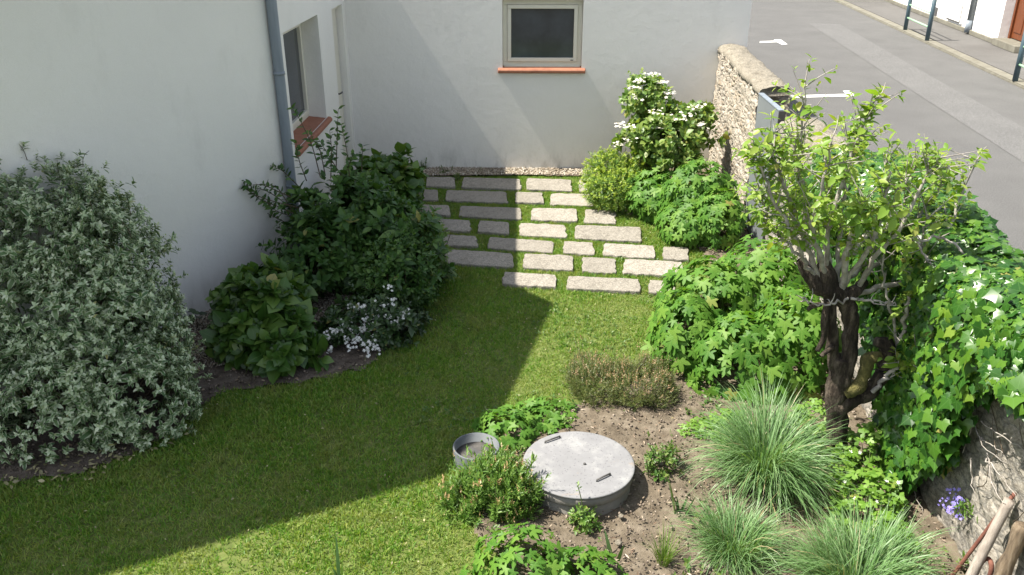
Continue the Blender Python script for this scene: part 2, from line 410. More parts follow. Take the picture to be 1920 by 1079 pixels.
# ------------------------------------------------------------------ leaf templates: (verts, faces); y along the leaf, x across, z up
def t_oval(w=.5, fold=.12, droop=.18, n=4):
    ys = np.linspace(0, 1, n + 1); V = []; Fc = []
    prof = np.sin(np.pi * np.clip(ys, 0, 1) ** .85) * w / 2
    for k, yv in enumerate(ys):
        z = -droop * yv ** 2
        V.append((0, yv, z))
        if 0 < k < n: V += [(-prof[k], yv, z + fold * prof[k] * 2), (prof[k], yv, z + fold * prof[k] * 2)]
    idx = [0]; c = 1
    mids = [0]; lefts = [None]; rights = [None]
    for k in range(1, n): mids.append(c); lefts.append(c + 1); rights.append(c + 2); c += 3
    mids.append(c)
    Fc += [(0, mids[1], lefts[1]), (0, rights[1], mids[1])]
    for k in range(1, n - 1):
        Fc += [(mids[k], mids[k + 1], lefts[k + 1], lefts[k]), (mids[k], rights[k], rights[k + 1], mids[k + 1])]
    Fc += [(mids[n - 1], mids[n], lefts[n - 1]), (mids[n - 1], rights[n - 1], mids[n])]
    V = np.array(V); U = np.stack((V[:, 0] / (w / 2), V[:, 1]), 1)
    return V, Fc, U
def t_lobed(tips, notch, droop=.2, serr=.0, back=.0):
    """tips: list of (angle deg from +y, radius)"""
    out = []
    for k, (a, r) in enumerate(tips):
        if serr:
            out += [(a - serr, r * .66), (a - serr * .55, r * .80), (a, r), (a + serr * .55, r * .80), (a + serr, r * .66)]
        else:
            out += [(a - 9, r * .78), (a, r), (a + 9, r * .78)]
        if k < len(tips) - 1: out.append(((a + tips[k + 1][0]) / 2, notch))
    V = [(0, 0, 0.0)]; U = [(0, 0)]
    for a, r in out:
        x = r * math.sin(R(a)); y = r * math.cos(R(a))
        near = min(abs(a - tp[0]) for tp in tips)
        V.append((x, y + back, -droop * r * r - (.0 if near < 4 else .04)))
        U.append((near / 22, r))
    Fc = [(0, k + 1, k) for k in range(1, len(out))]
    return np.array(V), Fc, np.array(U)
def t_blade(w=.1, n=4, bend=.5):
    s = np.linspace(0, 1, n + 1); V = []; Fc = []; U = []
    for k, q in enumerate(s):
        a = bend * q; y = math.sin(a) / bend if bend else q; y = q * math.cos(a * .6); z = -q * math.sin(a * .6)
        ww = w / 2 * (1 - q ** 2.2)
        if k < n: V += [(-ww, y, z), (ww, y, z)]; U += [(-1, q), (1, q)]
        else: V.append((0, y, z)); U.append((0, q))
    for k in range(n - 1): Fc.append((2 * k, 2 * k + 1, 2 * k + 3, 2 * k + 2))
    Fc.append((2 * n - 2, 2 * n - 1, 2 * n))
    return np.array(V), Fc, np.array(U)
def t_pebble():
    V = np.array([(1, 0, 0), (-1, 0, 0), (0, 1, 0), (0, -1, 0), (0, 0, .7), (0, 0, -.7), (.6, .6, .35), (-.6, .6, .3), (-.6, -.6, .35), (.6, -.6, .3)], float)
    Fc = [(0, 6, 4), (6, 2, 4), (2, 7, 4), (7, 1, 4), (1, 8, 4), (8, 3, 4), (3, 9, 4), (9, 0, 4), (0, 5, 6), (6, 5, 2), (2, 5, 7), (7, 5, 1), (1, 5, 8), (8, 5, 3), (3, 5, 9), (9, 5, 0)]
    return V, Fc, V[:, :2]
def t_flower(n=5):
    V = [(0, 0, 0)]; Fc = []; U = [(0, 0)]
    for k in range(n):
        a = 2 * math.pi * k / n
        b = len(V)
        for da, r in ((-.42, .62), (0, 1.0), (.42, .62)):
            V.append((r * math.cos(a + da), r * math.sin(a + da), .12 * r)); U.append((0, r))
        Fc.append((0, b, b + 1, b + 2))
    return np.array(V), Fc, np.array(U)
T_OVAL = t_oval(.5); T_BROAD = t_oval(.72, .10, .22); T_NARROW = t_oval(.22, .15, .12); T_SMALL = t_oval(.5, .15, .15, 3); T_STAR = t_oval(.52, .14, .28)
T_ANEM = t_lobed([(-112, .62), (-58, .86), (0, 1.0), (58, .86), (112, .62)], .36, .24, serr=17)
T_IVY = t_lobed([(-128, .52), (-62, .80), (0, 1.0), (62, .80), (128, .62)], .62, .22)
T_TREFOIL = t_lobed([(-92, .8), (0, .92), (92, .8)], .22, .2, serr=30)
T_BLADE = t_blade(.1, 2, .7)
T_FLOWER = t_flower(); T_PEBBLE = t_pebble()

def scatter(name, tmpl, P, Yd, Zd, S, mat, parent=None, W=None):
    """one mesh holding the template once per point: Yd leaf direction, Zd leaf normal"""
    V, Fc, U = tmpl
    P = np.asarray(P, float); m = len(P)
    Yd = Yd / (np.linalg.norm(Yd, axis=1)[:, None] + 1e-9)
    Xd = np.cross(Yd, Zd); Xd /= np.linalg.norm(Xd, axis=1)[:, None] + 1e-9
    Zd = np.cross(Xd, Yd)
    S = np.broadcast_to(np.asarray(S, float), (m,))
    Wd = S if W is None else S * W
    A = P[:, None, :] + V[None, :, 0:1] * Xd[:, None, :] * Wd[:, None, None] + V[None, :, 1:2] * Yd[:, None, :] * S[:, None, None] + V[None, :, 2:3] * Zd[:, None, :] * S[:, None, None]
    nv = len(V)
    tot = np.tile([len(f) for f in Fc], m)
    fl = np.array([i for f in Fc for i in f])
    loops = (fl[None, :] + (np.arange(m) * nv)[:, None]).ravel()
    uv = np.tile(U, (m, 1))
    return mesh_np(name, A.reshape(-1, 3), loops, tot, mat, parent, uv)
def unit(n):
    v = rng.normal(size=(n, 3)); return v / np.linalg.norm(v, axis=1)[:, None]
def norm(v): return v / (np.linalg.norm(v, axis=1)[:, None] + 1e-9)

def shoots(P, D, k, length, spread=1.0, size=.07, jit=.3, svar=.3, sun_up=.35):
    """k leaves round each shoot tip: returns positions, directions, normals, sizes"""
    n = len(P)
    D = norm(D)
    a = np.cross(D, unit(n)); a = norm(a); b = np.cross(D, a)
    ph = rng.uniform(0, 6.28, n); sv = np.exp(rng.normal(0, .22, n))
    pos, yd, zd, sz = [], [], [], []
    for j in range(k):
        an = ph + j * 2.4 + rng.normal(0, jit, n)
        side = np.cos(an)[:, None] * a + np.sin(an)[:, None] * b
        f = (j + .5) / k
        sp = spread * (1.15 - .75 * f)
        y = norm(side * np.sin(sp)[..., None] if np.ndim(sp) else side * math.sin(sp) + D * math.cos(sp))
        y = norm(y + rng.normal(0, jit * .5, (n, 3)))
        z = norm(D + np.array((0, 0, sun_up)) + rng.normal(0, jit * .5, (n, 3)))
        pos.append(P - D * (length * (1 - f))); yd.append(y); zd.append(z)
        sz.append(size * sv * (1 - .35 * f) * (1 + rng.uniform(-svar, svar, n)))
    return np.concatenate(pos), np.concatenate(yd), np.concatenate(zd), np.concatenate(sz)

def blob_points(blobs, n, shell=.28, lump=.12, lf=5.0, zmin=.03, inner=.25, seed=1, gap=.42):
    """points through the outer shell of a union of ellipsoids, with outward directions"""
    B = np.array([b[:6] for b in blobs], float)
    area = (B[:, 3] * B[:, 4] + B[:, 4] * B[:, 5] + B[:, 3] * B[:, 5]); area /= area.sum()
    cnt = (area * n * 1.6).astype(int) + 1
    Ps, Ds = [], []
    for b, c in zip(B, cnt):
        d = unit(c)
        r = 1 - np.abs(rng.normal(0, shell, c))
        q = rng.random(c) < inner
        r[q] = rng.uniform(.45, .9, q.sum())
        p = b[:3] + d * b[3:6] * np.clip(r, .2, 1.1)[:, None]
        p = b[:3] + (p - b[:3]) * (1 + lump * sines(p, lf, seed) + lump * .6 * sines(p, lf * 2.7, seed + 7))[:, None]
        Ps.append(p); Ds.append(norm(d / b[3:6]))
    P = np.concatenate(Ps); D = np.concatenate(Ds)
    keep = P[:, 2] > zmin
    keep &= (sines(P, 13, seed + 20) + .7 * sines(P, 27, seed + 21) > -gap) | (rng.random(len(P)) < .18)
    for b in B:
        e = np.sum(((P - b[:3]) / b[3:6]) ** 2, axis=1)
        keep &= ~(e < .30)
    P, D = P[keep], D[keep]
    if len(P) > n:
        s = rng.choice(len(P), n, replace=False); P, D = P[s], D[s]
    return P, D
def stems_to(P, base, n, r0=.012, r1=.004, mat='stem', parent=None, name='stem', sag=.0):
    tb = Tubes()
    idx = rng.choice(len(P), min(n, len(P)), replace=False)
    for i in idx:
        e = P[i]; b = np.array(base) * .55 + e * .45 + np.array((rng.normal(0, .03), rng.normal(0, .03), 0)); b[2] = 0
        e = e * .9 + (b + e) * .05; mid = (b * .5 + e * .5) + rng.normal(0, .02, 3)
        tb.add(smooth_path([b, mid, e], 7), [r0, r1], 5, cap=False)
    return tb.build(name, M[mat], parent)
def blob(x0, y0, x1, y1, Y, ry=None):
    """ellipsoid filling a sight box at depth Y"""
    c = AtY((x0 + x1) / 2, (y0 + y1) / 2, Y)  # leaf tips end a little inside the box
    sc_ = np.linalg.norm(c - C0) / F_PX * 1.06
    rx = (x1 - x0) / 2 * sc_; rv = (y1 - y0) / 2 * sc_
    ry = ry or rx
    rz = math.sqrt(max((rv ** 2 - (ry * .42) ** 2), (rv * .5) ** 2)) / .9
    return (c[0], c[1], c[2], rx, ry, rz)

# ================================================================== SETTING
gm = surf('far_ground', [(.3, (.08, .075, .05)), (.7, (.13, .12, .08))], 2, rough=1)
sheet_o = sheet('ground', [(-80, -40), (80, -40), (80, 90), (-80, 90)], -.03, gm); tag(sheet_o, kind='structure')

def patch(name, poly, z, mat, step=.06, amp=.012, kind='structure', seed=3):
    xs = [p[0] for p in poly]; ys = [p[1] for p in poly]
    nx = int((max(xs) - min(xs)) / step) + 2; ny = int((max(ys) - min(ys)) / step) + 2
    gx = min(xs) + np.arange(nx) * step; gy = min(ys) + np.arange(ny) * step
    X, Y = np.meshgrid(gx, gy, indexing='ij')
    P = np.stack((X.ravel(), Y.ravel(), np.zeros(X.size)), 1)
    P[:, 2] = z + amp * (sines(P, 6, seed) + .7 * sines(P, 19, seed + 1) + .5 * sines(P, 47, seed + 2))
    i, j = np.meshgrid(np.arange(nx - 1), np.arange(ny - 1), indexing='ij'); i = i.ravel(); j = j.ravel()
    ok = in_poly(gx[i] + step / 2, gy[j] + step / 2, poly); i, j = i[ok], j[ok]
    q = np.stack((i * ny + j, (i + 1) * ny + j, (i + 1) * ny + j + 1, i * ny + j + 1), 1)
    o = mesh_np(name, P, q.ravel(), np.full(len(q), 4), mat, smooth=True)
    return tag(o, kind=kind)
# garden outline on the ground
LAWN_PX = [(760, 318), (1110, 318), (1210, 420), (1330, 470), (1320, 560), (1235, 570), (1215, 650), (1150, 700), (1095, 735), (1020, 775), (960, 815), (905, 850), (885, 920), (890, 1000), (925, 1060), (940, 1200), (-300, 1200), (-300, 985), (0, 905), (150, 890), (290, 835), (345, 790), (420, 735), (560, 722), (690, 690), (780, 610), (815, 540), (810, 480), (790, 400)]
LAWN = G2(LAWN_PX)
lawn = sheet('lawn', [(-9, 0), (2.6, 0), (2.6, 12.1), (-9, 12.1)], 0.0, M['turf']); tag(lawn, kind='structure')
BED_L = G2([(-300, 985), (0, 905), (150, 890), (290, 835), (345, 790), (420, 735), (560, 722), (690, 690), (780, 610), (815, 540), (810, 480), (770, 318), (668, 318), (560, 460), (500, 520), (330, 560), (-300, 760)])
BED_R = G2([(1215, 705), (1130, 745), (1030, 775), (970, 815), (915, 850), (895, 920), (900, 1000), (935, 1060), (950, 1300)]) + [(2.62, 3.0), (2.62, 12.05)] + G2([(1130, 318), (1150, 395), (1235, 428), (1300, 455), (1340, 500), (1310, 570), (1270, 580), (1255, 660)])
def wobble(poly, amp, step=.08):
    out = []; k = 0
    for i in range(len(poly)):
        a, b = np.array(poly[i]), np.array(poly[(i + 1) % len(poly)]); n_ = max(1, int(np.linalg.norm(b - a) / step))
        for j in range(n_): out.append(tuple(a + (b - a) * j / n_ + rng.normal(0, amp, 2)))
    return out
BED_L, BED_R = wobble(BED_L, .02), wobble(BED_R, .03)
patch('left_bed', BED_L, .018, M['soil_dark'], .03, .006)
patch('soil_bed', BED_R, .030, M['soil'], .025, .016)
GRAVEL_T = G2([(770, 316), (1130, 316), (1130, 334), (980, 332), (770, 334)])
GRAVEL_L = G2([(330, 590), (420, 560), (520, 520), (660, 560), (690, 600), (600, 650), (420, 690), (360, 700), (330, 660)])
patch('gravel_strip', GRAVEL_T, .030, M['soil'], .03, .004)

# ------------------------------------------------------------------ road and street
RZ = .80
road_poly = [(2.98, -6), (7.2, -6)] + [tuple(G(1900, 159, RZ)[:2]), tuple(G(1560, 0, RZ)[:2])]
kd = np.array(road_poly[3]) - np.array(road_poly[2]); kd /= np.linalg.norm(kd); kn = np.array((kd[1], -kd[0]))
k0 = np.array(road_poly[2])
def kerb_pt(s, off, o0=k0): return tuple(o0 + kd * s + kn * off)
bm = bmesh.new(); add_prism(bm, [(2.98, -6), kerb_pt(-20, 0), kerb_pt(40, 0), (2.98, 60)], -.02, RZ)
road = tag(obj_bm('road', bm, M['asphalt']), kind='structure')
bm = bmesh.new(); add_prism(bm, [kerb_pt(-20, 0.001), kerb_pt(-20, .24), kerb_pt(40, .24), kerb_pt(40, 0.001)], -.02, RZ + .045)
es = [e for e in bm.edges if abs(e.verts[0].co.z - RZ - .045) < 1e-4 and abs(e.verts[1].co.z - RZ - .045) < 1e-4]
bmesh.ops.bevel(bm, geom=es, offset=.02, segments=2, affect='EDGES')
tag(obj_bm('kerb', bm, M['kerb']), kind='structure')
bm = bmesh.new(); add_prism(bm, [kerb_pt(-20, .242), kerb_pt(-20, 6), kerb_pt(40, 6), kerb_pt(40, .242)], -.02, RZ + .05)
tag(obj_bm('pavement', bm, M['pavement']), kind='structure')
pt = [G(*p, RZ)[:2] for p in [(1515, 44), (1575, 46), (1760, 152), (1920, 240), (2300, 452), (2300, 552), (1920, 306), (1692, 159)]]
tag(sheet('road_patch', [tuple(p) for p in pt], RZ + .004, M['asphalt_patch']), kind='structure')
def mark(pl):
    bm = bmesh.new(); bm.faces.new([bm.verts.new(tuple(G(x, y, RZ + .005))) for x, y in pl])
    return obj_bm('road_marking', bm, M['paint'])
for pl in ([(1424, 80.8), (1425, 77.6), (1452, 76.6), (1451, 74.6), (1464, 74.3), (1477, 83.5), (1466, 84.2), (1457, 79.6)],
           [(1455, 185), (1457, 180), (1586, 176.2), (1580, 170.6), (1593, 169.8), (1604, 180), (1592, 181)]):
    o = mark(pl); tag(o, kind='structure')

# ------------------------------------------------------------------ the white house round the garden
WX, BY = -2.52, 12.1
S_H = np.array((math.cos(SUN_TILT), math.sin(SUN_TILT))) / math.tan(SUN_EL)
house = thing('house', 'white rendered house wrapping the garden corner with two cream windows and a door', 'house', (WX, BY, 0))
def quad(bm, pts, mi=0):
    f = bm.faces.new([bm.verts.new(tuple(p)) for p in pts]); f.material_index = mi; return f
def wall_open(name, o, u, n, W, H, holes, rd, parent):
    """wall sheet with openings; o origin, u along, n outward normal; holes (u0,u1,z0,z1,depth)"""
    o = np.array(o, float); u = np.array(u, float); n = np.array(n, float)
    us = sorted({0, W, *[h[0] for h in holes], *[h[1] for h in holes]}); zs = sorted({0, H, *[h[2] for h in holes], *[h[3] for h in holes]})
    bm = bmesh.new()
    P = lambda a, z, d=0: o + u * a + np.array((0, 0, z)) - n * d
    for a0, a1 in zip(us, us[1:]):
        for z0, z1 in zip(zs, zs[1:]):
            if any(h[0] <= a0 and a1 <= h[1] and h[2] <= z0 and z1 <= h[3] for h in holes): continue
            quad(bm, [P(a0, z0), P(a1, z0), P(a1, z1), P(a0, z1)])
    for a0, a1, z0, z1, d in holes:
        quad(bm, [P(a0, z0), P(a0, z0, d), P(a0, z1, d), P(a0, z1)]); quad(bm, [P(a1, z0), P(a1, z0, d), P(a1, z1, d), P(a1, z1)])
        quad(bm, [P(a0, z1), P(a0, z1, d), P(a1, z1, d), P(a1, z1)]); quad(bm, [P(a0, z0), P(a0, z0, d), P(a1, z0, d), P(a1, z0)])
        quad(bm, [P(a0 - .05, z0 - .05, d + .05), P(a1 + .05, z0 - .05, d + .05), P(a1 + .05, z1 + .05, d + .05), P(a0 - .05, z1 + .05, d + .05)])
    bmesh.ops.remove_doubles(bm, verts=bm.verts, dist=1e-5)
    return obj_bm(name, bm, M['stucco'], parent), P
# back wall with the square window
wl, wr = AtY(942, 60, BY)[0], AtY(1092.5, 60, BY)[0]
wb, wt = AtY(1017, 128, BY)[2], AtY(1017, 0.5, BY)[2]
HX = AtY(1404, 60, BY)[0]
backw, PB = wall_open('wall', (WX, BY, 0), (1, 0, 0), (0, -1, 0), HX - WX, 2.52, [(wl - WX, wr - WX, wb, wt, .16)], .2, house)
bm = bmesh.new()
quad(bm, [(HX, BY, 0), (HX, BY + 7, 0), (HX, BY + 7, 2.52), (HX, BY, 2.52)])
quad(bm, [(HX, BY + 7, 0), (-9, BY + 7, 0), (-9, BY + 7, 2.52), (HX, BY + 7, 2.52)])
quad(bm, [(-9, BY + 7, 0), (-9, 4, 0), (-9, 4, 2.52), (-9, BY + 7, 2.52)])
obj_bm('outer_wall', bm, M['stucco'], house)
# wing wall with recessed window and door
w0, w1 = AtX(530, 62, WX)[1], AtX(595, 28, WX)[1]
wz1 = AtX(594, 28, WX)[2]; wz0 = AtX(612, 222, WX)[2]
d0, d1 = AtX(621, 16, WX)[1], 11.93
dz1 = AtX(640, 8, WX)[2]
WY0 = AtX(520, 200, WX)[1]
wing, PW = wall_open('wing_wall', (WX, WY0, 0), (0, 1, 0), (1, 0, 0), BY - WY0, 3.55, [(w0 - WY0, w1 - WY0, wz0, wz1, .30), (d0 - WY0, d1 - WY0, .02, dz1, .14)], .3, house)
# oblique left wall
WA = np.array((WX, WY0)); WB = WA + np.array((-.40, -.917)) * 4.3
ob, _ = wall_open('gable_wall', (WB[0], WB[1], 0), ((WA - WB) / 4.3).tolist() + [0], (.917, -.40, 0), 4.3, 3.5, [], .1, house)
bm = bmesh.new()
quad(bm, [(WB[0], WB[1], 0), (-9, 3.2, 0), (-9, 3.2, 3.5), (WB[0], WB[1], 3.5)])
quad(bm, [(-9, 3.2, 0), (-9, 9.5, 0), (-9, 9.5, 3.5), (-9, 3.2, 3.5)])
quad(bm, [(WB[0], WB[1], 3.5), (-9, 3.2, 3.5), (-9, WA[1] + .6, 3.5), (WA[0], WA[1], 3.5)])
obj_bm('side_wall', bm, M['stucco'], house)
# roofs (above the picture; they cast the shade over the lawn)
RT = 4.75
rp = [G(x, y)[:2] - S_H * RT for x, y in [(975, 541), (1040, 571), (945, 768), (915, 830), (840, 892), (520, 985), (200, 1079)]]
ext = rp[-1] + (rp[-1] - rp[-2]) * 3.2
poly = [tuple(p) for p in rp] + [tuple(ext), (-12, 9.6), (-3.6, 9.6)]
bm = bmesh.new(); add_prism(bm, poly, RT - .13, RT); obj_bm('roof', bm, M['roof'], house)
pc = np.mean(np.array(poly), axis=0)
bm = bmesh.new(); add_prism(bm, [tuple(pc + (np.array(p) - pc) * .86) for p in poly], 3.502, RT - .132); obj_bm('upper_wall', bm, M['stucco'], house)
EZ = 3.7; ex = G(976, 430)[0] - S_H[0] * EZ
ex2 = G(973, 322)[0] - S_H[0] * EZ
bm = bmesh.new(); add_prism(bm, [(ex, WY0 - .9), (ex2, BY - .35), (-9, BY - .35), (-9, WY0 - .9)], EZ - .14, EZ); obj_bm('roof', bm, M['roof'], house)
bm = bmesh.new(); add_prism(bm, [(-9, BY + .02), (HX + .01, BY + .02), (HX + .01, BY + 7), (-9, BY + 7)], 2.52, 2.58); obj_bm('roof', bm, M['roof'], house)

def window(Pf, a0, a1, z0, z1, d, parent, sash=True):
    """Pf(a,z,depth) maps wall coordinates to points"""
    def bar(bm, p0, p1, q0, q1, da, db):
        c = [Pf(p0, q0, da), Pf(p1, q0, da), Pf(p1, q1, da), Pf(p0, q1, da), Pf(p0, q0, db), Pf(p1, q0, db), Pf(p1, q1, db), Pf(p0, q1, db)]
        v = [bm.verts.new(tuple(x)) for x in c]
        for f in ((0, 1, 2, 3), (7, 6, 5, 4), (0, 4, 5, 1), (1, 5, 6, 2), (2, 6, 7, 3), (3, 7, 4, 0)): bm.faces.new([v[i] for i in f])
    def ring(name, a0, a1, z0, z1, w, wb, da, db, par):
        bm = bmesh.new()
        bar(bm, a0, a0 + w, z0 + wb, z1 - w, da, db); bar(bm, a1 - w, a1, z0 + wb, z1 - w, da, db)
        bar(bm, a0, a1, z1 - w, z1, da - .001, db); bar(bm, a0, a1, z0, z0 + wb, da - .001, db)
        bmesh.ops.bevel(bm, geom=list(bm.edges), offset=.004, segments=1, affect='EDGES')
        return obj_bm(name, bm, M['cream'], par)
    win = ring('window', a0 + .002, a1 - .002, z0 + .0, z1 - .002, .065, .075, d - .05, d + .03, parent)
    sa_ = ring('sash', a0 + .068, a1 - .068, z0 + .078, z1 - .068, .05, .05, d - .075, d + .02, win)
    bm = bmesh.new(); bar(bm, a0 + .10, a1 - .10, z0 + .11, z1 - .10, d - .035, d - .02); obj_bm('pane', bm, M['glass'], win)
    return win, bar
win1, bar1 = window(PB, wl - WX, wr - WX, wb, wt, .13, house)
bm = bmesh.new(); bar1(bm, wl - WX + .02, wr - WX - .02, wb - .0, wb + .022, .045, .078); obj_bm('drip_bar', bm, M['cream'], win1)
bm = bmesh.new(); bar1(bm, wr - WX - .155, wr - WX - .115, wb + .094, wb + .106, .048, .054); obj_bm('maker_plate', bm, M['dark'], win1)
win2, bar2 = window(PW, w0 - WY0, w1 - WY0, wz0, wz1, .27, house)
def sill(Pf, a0, a1, z, d, out, parent):
    bm = bmesh.new()
    prof = [(-d, z + .018), (out - .02, z - .012), (out, z - .03), (out, z - .062), (out - .012, z - .07), (-d, z - .07)]
    A = [bm.verts.new(tuple(Pf(a0, q, -p))) for p, q in prof]; B = [bm.verts.new(tuple(Pf(a1, q, -p))) for p, q in prof]
    bm.faces.new(A); bm.faces.new(B[::-1])
    for k in range(len(prof)): bm.faces.new((A[k], A[(k + 1) % len(prof)], B[(k + 1) % len(prof)], B[k]))
    bmesh.ops.bevel(bm, geom=list(bm.edges), offset=.004, segments=1, affect='EDGES')
    return obj_bm('window_sill', bm, M['sill'], parent)
sl0, sl1 = AtY(934, 137, BY)[0], AtY(1097, 137, BY)[0]
sill(PB, sl0 - WX, sl1 - WX, wb + .004, .10, .06, house)
sill(PW, w0 - WY0 + .004, w1 - WY0 + .09, wz0 + .008, .25, .05, house)
# door of the wing
def pbar(bm, Pf, p0, p1, q0, q1, da, db):
    c = [Pf(p0, q0, da), Pf(p1, q0, da), Pf(p1, q1, da), Pf(p0, q1, da), Pf(p0, q0, db), Pf(p1, q0, db), Pf(p1, q1, db), Pf(p0, q1, db)]
    v = [bm.verts.new(tuple(x)) for x in c]
    for f in ((0, 1, 2, 3), (7, 6, 5, 4), (0, 4, 5, 1), (1, 5, 6, 2), (2, 6, 7, 3), (3, 7, 4, 0)): bm.faces.new([v[i] for i in f])
da0, da1 = d0 - WY0, d1 - WY0
bm = bmesh.new(); pbar(bm, PW, da0 + .12, da1 - .03, .05, dz1 - .06, .085, .13); door = obj_bm('door', bm, M['cream'], house)
bm = bmesh.new(); pbar(bm, PW, da0 + .002, da0 + .105, .03, dz1 - .003, .06, .135); pbar(bm, PW, da0 + .105, da1 - .002, dz1 - .05, dz1 - .003, .061, .135); obj_bm('door_frame', bm, M['cream'], door)
bm = bmesh.new(); pbar(bm, PW, da0 + .105, da0 + .12, .05, dz1 - .06, .10, .134); obj_bm('door_gap', bm, M['dark'], door)  # dark strip stands in for the shade between frame and door leaf
hz = AtX(640, 176, WX)[2]
tb = Tubes(); hy = da0 + .16
tb.add([PW(hy, hz, .08), PW(hy, hz, .02), PW(hy + .03, hz, .012), PW(hy + .14, hz - .005, .012)], .011, 8); 
tb.add([PW(hy, hz + .11, .078), PW(hy, hz - .16, .078)], .016, 8)
tb.build('door_handle', M['dark'], door)
# downpipe at the corner
tb = Tubes(); px, py = WX + .055, WY0 - .0
tb.add(np.array([(px, py, z) for z in np.linspace(0.02, 3.5, 12)]), .052, 16)
dp = tb.build('downpipe', M['zinc'], house)
for z in (.9, 2.05, 3.2):
    tb = Tubes(); tb.add([(px, py, z - .015), (px, py, z + .015)], .058, 16); tb.build('bracket', M['zinc'], dp)

# ------------------------------------------------------------------ stone walls and gate
SX0 = 2.60
def rubble_wall(name, label, x0, x1, y0, y1, h0, h1, mat, cop, step=.035, amp=.03, base=0.0, round_end=False, seed=5, cope_h=.10):
    """closed wall body whose faces are pushed in and out like rubble, with a rounded mortar coping"""
    root = thing(name, label, 'wall', ((x0 + x1) / 2, (y0 + y1) / 2, 0))
    ny = int((y1 - y0) / step) + 1; hz_ = int(max(h0, h1) / step) + 1; nx = int((x1 - x0) / step) + 1
    # cross-section loop (left face up, top, right face down), swept along y
    sec = [(0, t) for t in np.linspace(0, 1, hz_)] + [(t, 1) for t in np.linspace(0, 1, nx)[1:]] + [(1, t) for t in np.linspace(1, 0, hz_)[1:]]
    ys = np.linspace(y0, y1, ny); V = []; m = len(sec)
    for yy in ys:
        h = h0 + (h1 - h0) * (yy - y0) / (y1 - y0)
        for a, b in sec: V.append((x0 + (x1 - x0) * a, yy, base + (h - base) * b))
    V = np.array(V); A = np.array([s[0] for s in sec]); Bt = np.array([s[1] for s in sec])
    nr = np.where(A == 0, -1, np.where(A == 1, 1, 0)); nrm = np.tile(nr, ny)
    d = amp * (sines(V * np.array((1, 1, 1.7)), 26, seed) + .8 * sines(V * np.array((1, 1, 1.7)), 55, seed + 1))
    V[:, 0] += nrm * d
    i, j = np.meshgrid(np.arange(ny - 1), np.arange(m - 1), indexing='ij'); i = i.ravel(); j = j.ravel()
    q = np.stack((i * m + j, i * m + j + 1, (i + 1) * m + j + 1, (i + 1) * m + j), 1)
    loops = list(q.ravel()); tot = [4] * len(q)
    loops += list(range(m)); tot.append(m); loops += [(ny - 1) * m + k for k in range(m)][::-1]; tot.append(m)
    mesh_np('masonry', V, np.array(loops), np.array(tot), mat, root, smooth=True)
    # coping
    seg = 15; V = []
    n2 = int((y1 - y0) / .03) + 1
    for k, yy in enumerate(np.linspace(y0 - .02, y1 + (.0), n2)):
        h = h0 + (h1 - h0) * (yy - y0) / (y1 - y0)
        e = 1.0
        if round_end:
            t = (y1 - yy) / .16
            e = math.sqrt(max(0, 1 - (1 - t) ** 2)) if t < 1 else 1
        for s_ in range(seg):
            a = math.pi * s_ / (seg - 1)
            V.append(((x0 + x1) / 2 - math.cos(a) * ((x1 - x0) / 2 + .008) * (.5 + .5 * e), yy, h - .03 + max(0, math.sin(a)) ** .5 * cope_h * (.1 + .9 * e)))
    V = np.array(V); dd = .018 * sines(V, 12, seed + 3) + .012 * sines(V, 40, seed + 4) + .008 * sines(V, 95, seed + 8)
    V[:, 2] += dd; V[:, 0] += .8 * (.012 * sines(V, 25, seed + 5) + .01 * sines(V, 70, seed + 6))
    i, j = np.meshgrid(np.arange(n2 - 1), np.arange(seg - 1), indexing='ij'); i = i.ravel(); j = j.ravel()
    q = np.stack((i * seg + j, i * seg + j + 1, (i + 1) * seg + j + 1, (i + 1) * seg + j), 1)
    loops = list(q.ravel()); tot = [4] * len(q)
    i = np.arange(n2 - 1); q2 = np.stack((i * seg, (i + 1) * seg, (i + 1) * seg + seg - 1, i * seg + seg - 1), 1); loops += list(q2.ravel()); tot += [4] * len(q2)
    loops += list(range(seg)); tot.append(seg); loops += [(n2 - 1) * seg + k for k in range(seg)][::-1]; tot.append(seg)
    mesh_np('coping', V, np.array(loops), np.array(tot), cop, root, smooth=True)
    return root
GY0, GY1 = AtX(1463, 212, SX0)[1], AtX(1424, 180, SX0)[1]
GZ = AtX(1440, 190, SX0)[2]
rubble_wall('stone_wall', 'sunlit rubble stone wall from the house corner to the grey gate', SX0, SX0 + .36, GY1 + .03, BY - .01, 1.62, 1.74, M['stonewall'], M['coping'], amp=.02, seed=5)
rubble_wall('stone_wall', 'old ivy-covered stone wall beside the pear tree with its bare lower face showing', SX0, SX0 + .38, -.5, GY0 - .04, 1.45, 1.52, M['oldwall'], M['coping'], step=.045, amp=.02, round_end=True, seed=15)
gate = thing('metal_gate', 'smooth grey sheet metal gate between the two stone walls', 'gate', (SX0, GY0, 0))
bm = bmesh.new(); add_box(bm, (SX0 - .01, GY0, .06), (SX0 + .035, GY1, GZ), .004); obj_bm('gate_panel', bm, M['gatemetal'], gate)
bm = bmesh.new(); add_box(bm, (SX0 - .02, GY0 - .03, .02), (SX0 + .05, GY0 - .004, GZ + .01), .004); obj_bm('gate_post', bm, M['dark'], gate)
bm = bmesh.new(); add_box(bm, (SX0 - .016, GY0, GZ + .001), (SX0 + .045, GY1, GZ + .016), .003); obj_bm('top_cap', bm, M['zinc'], gate)

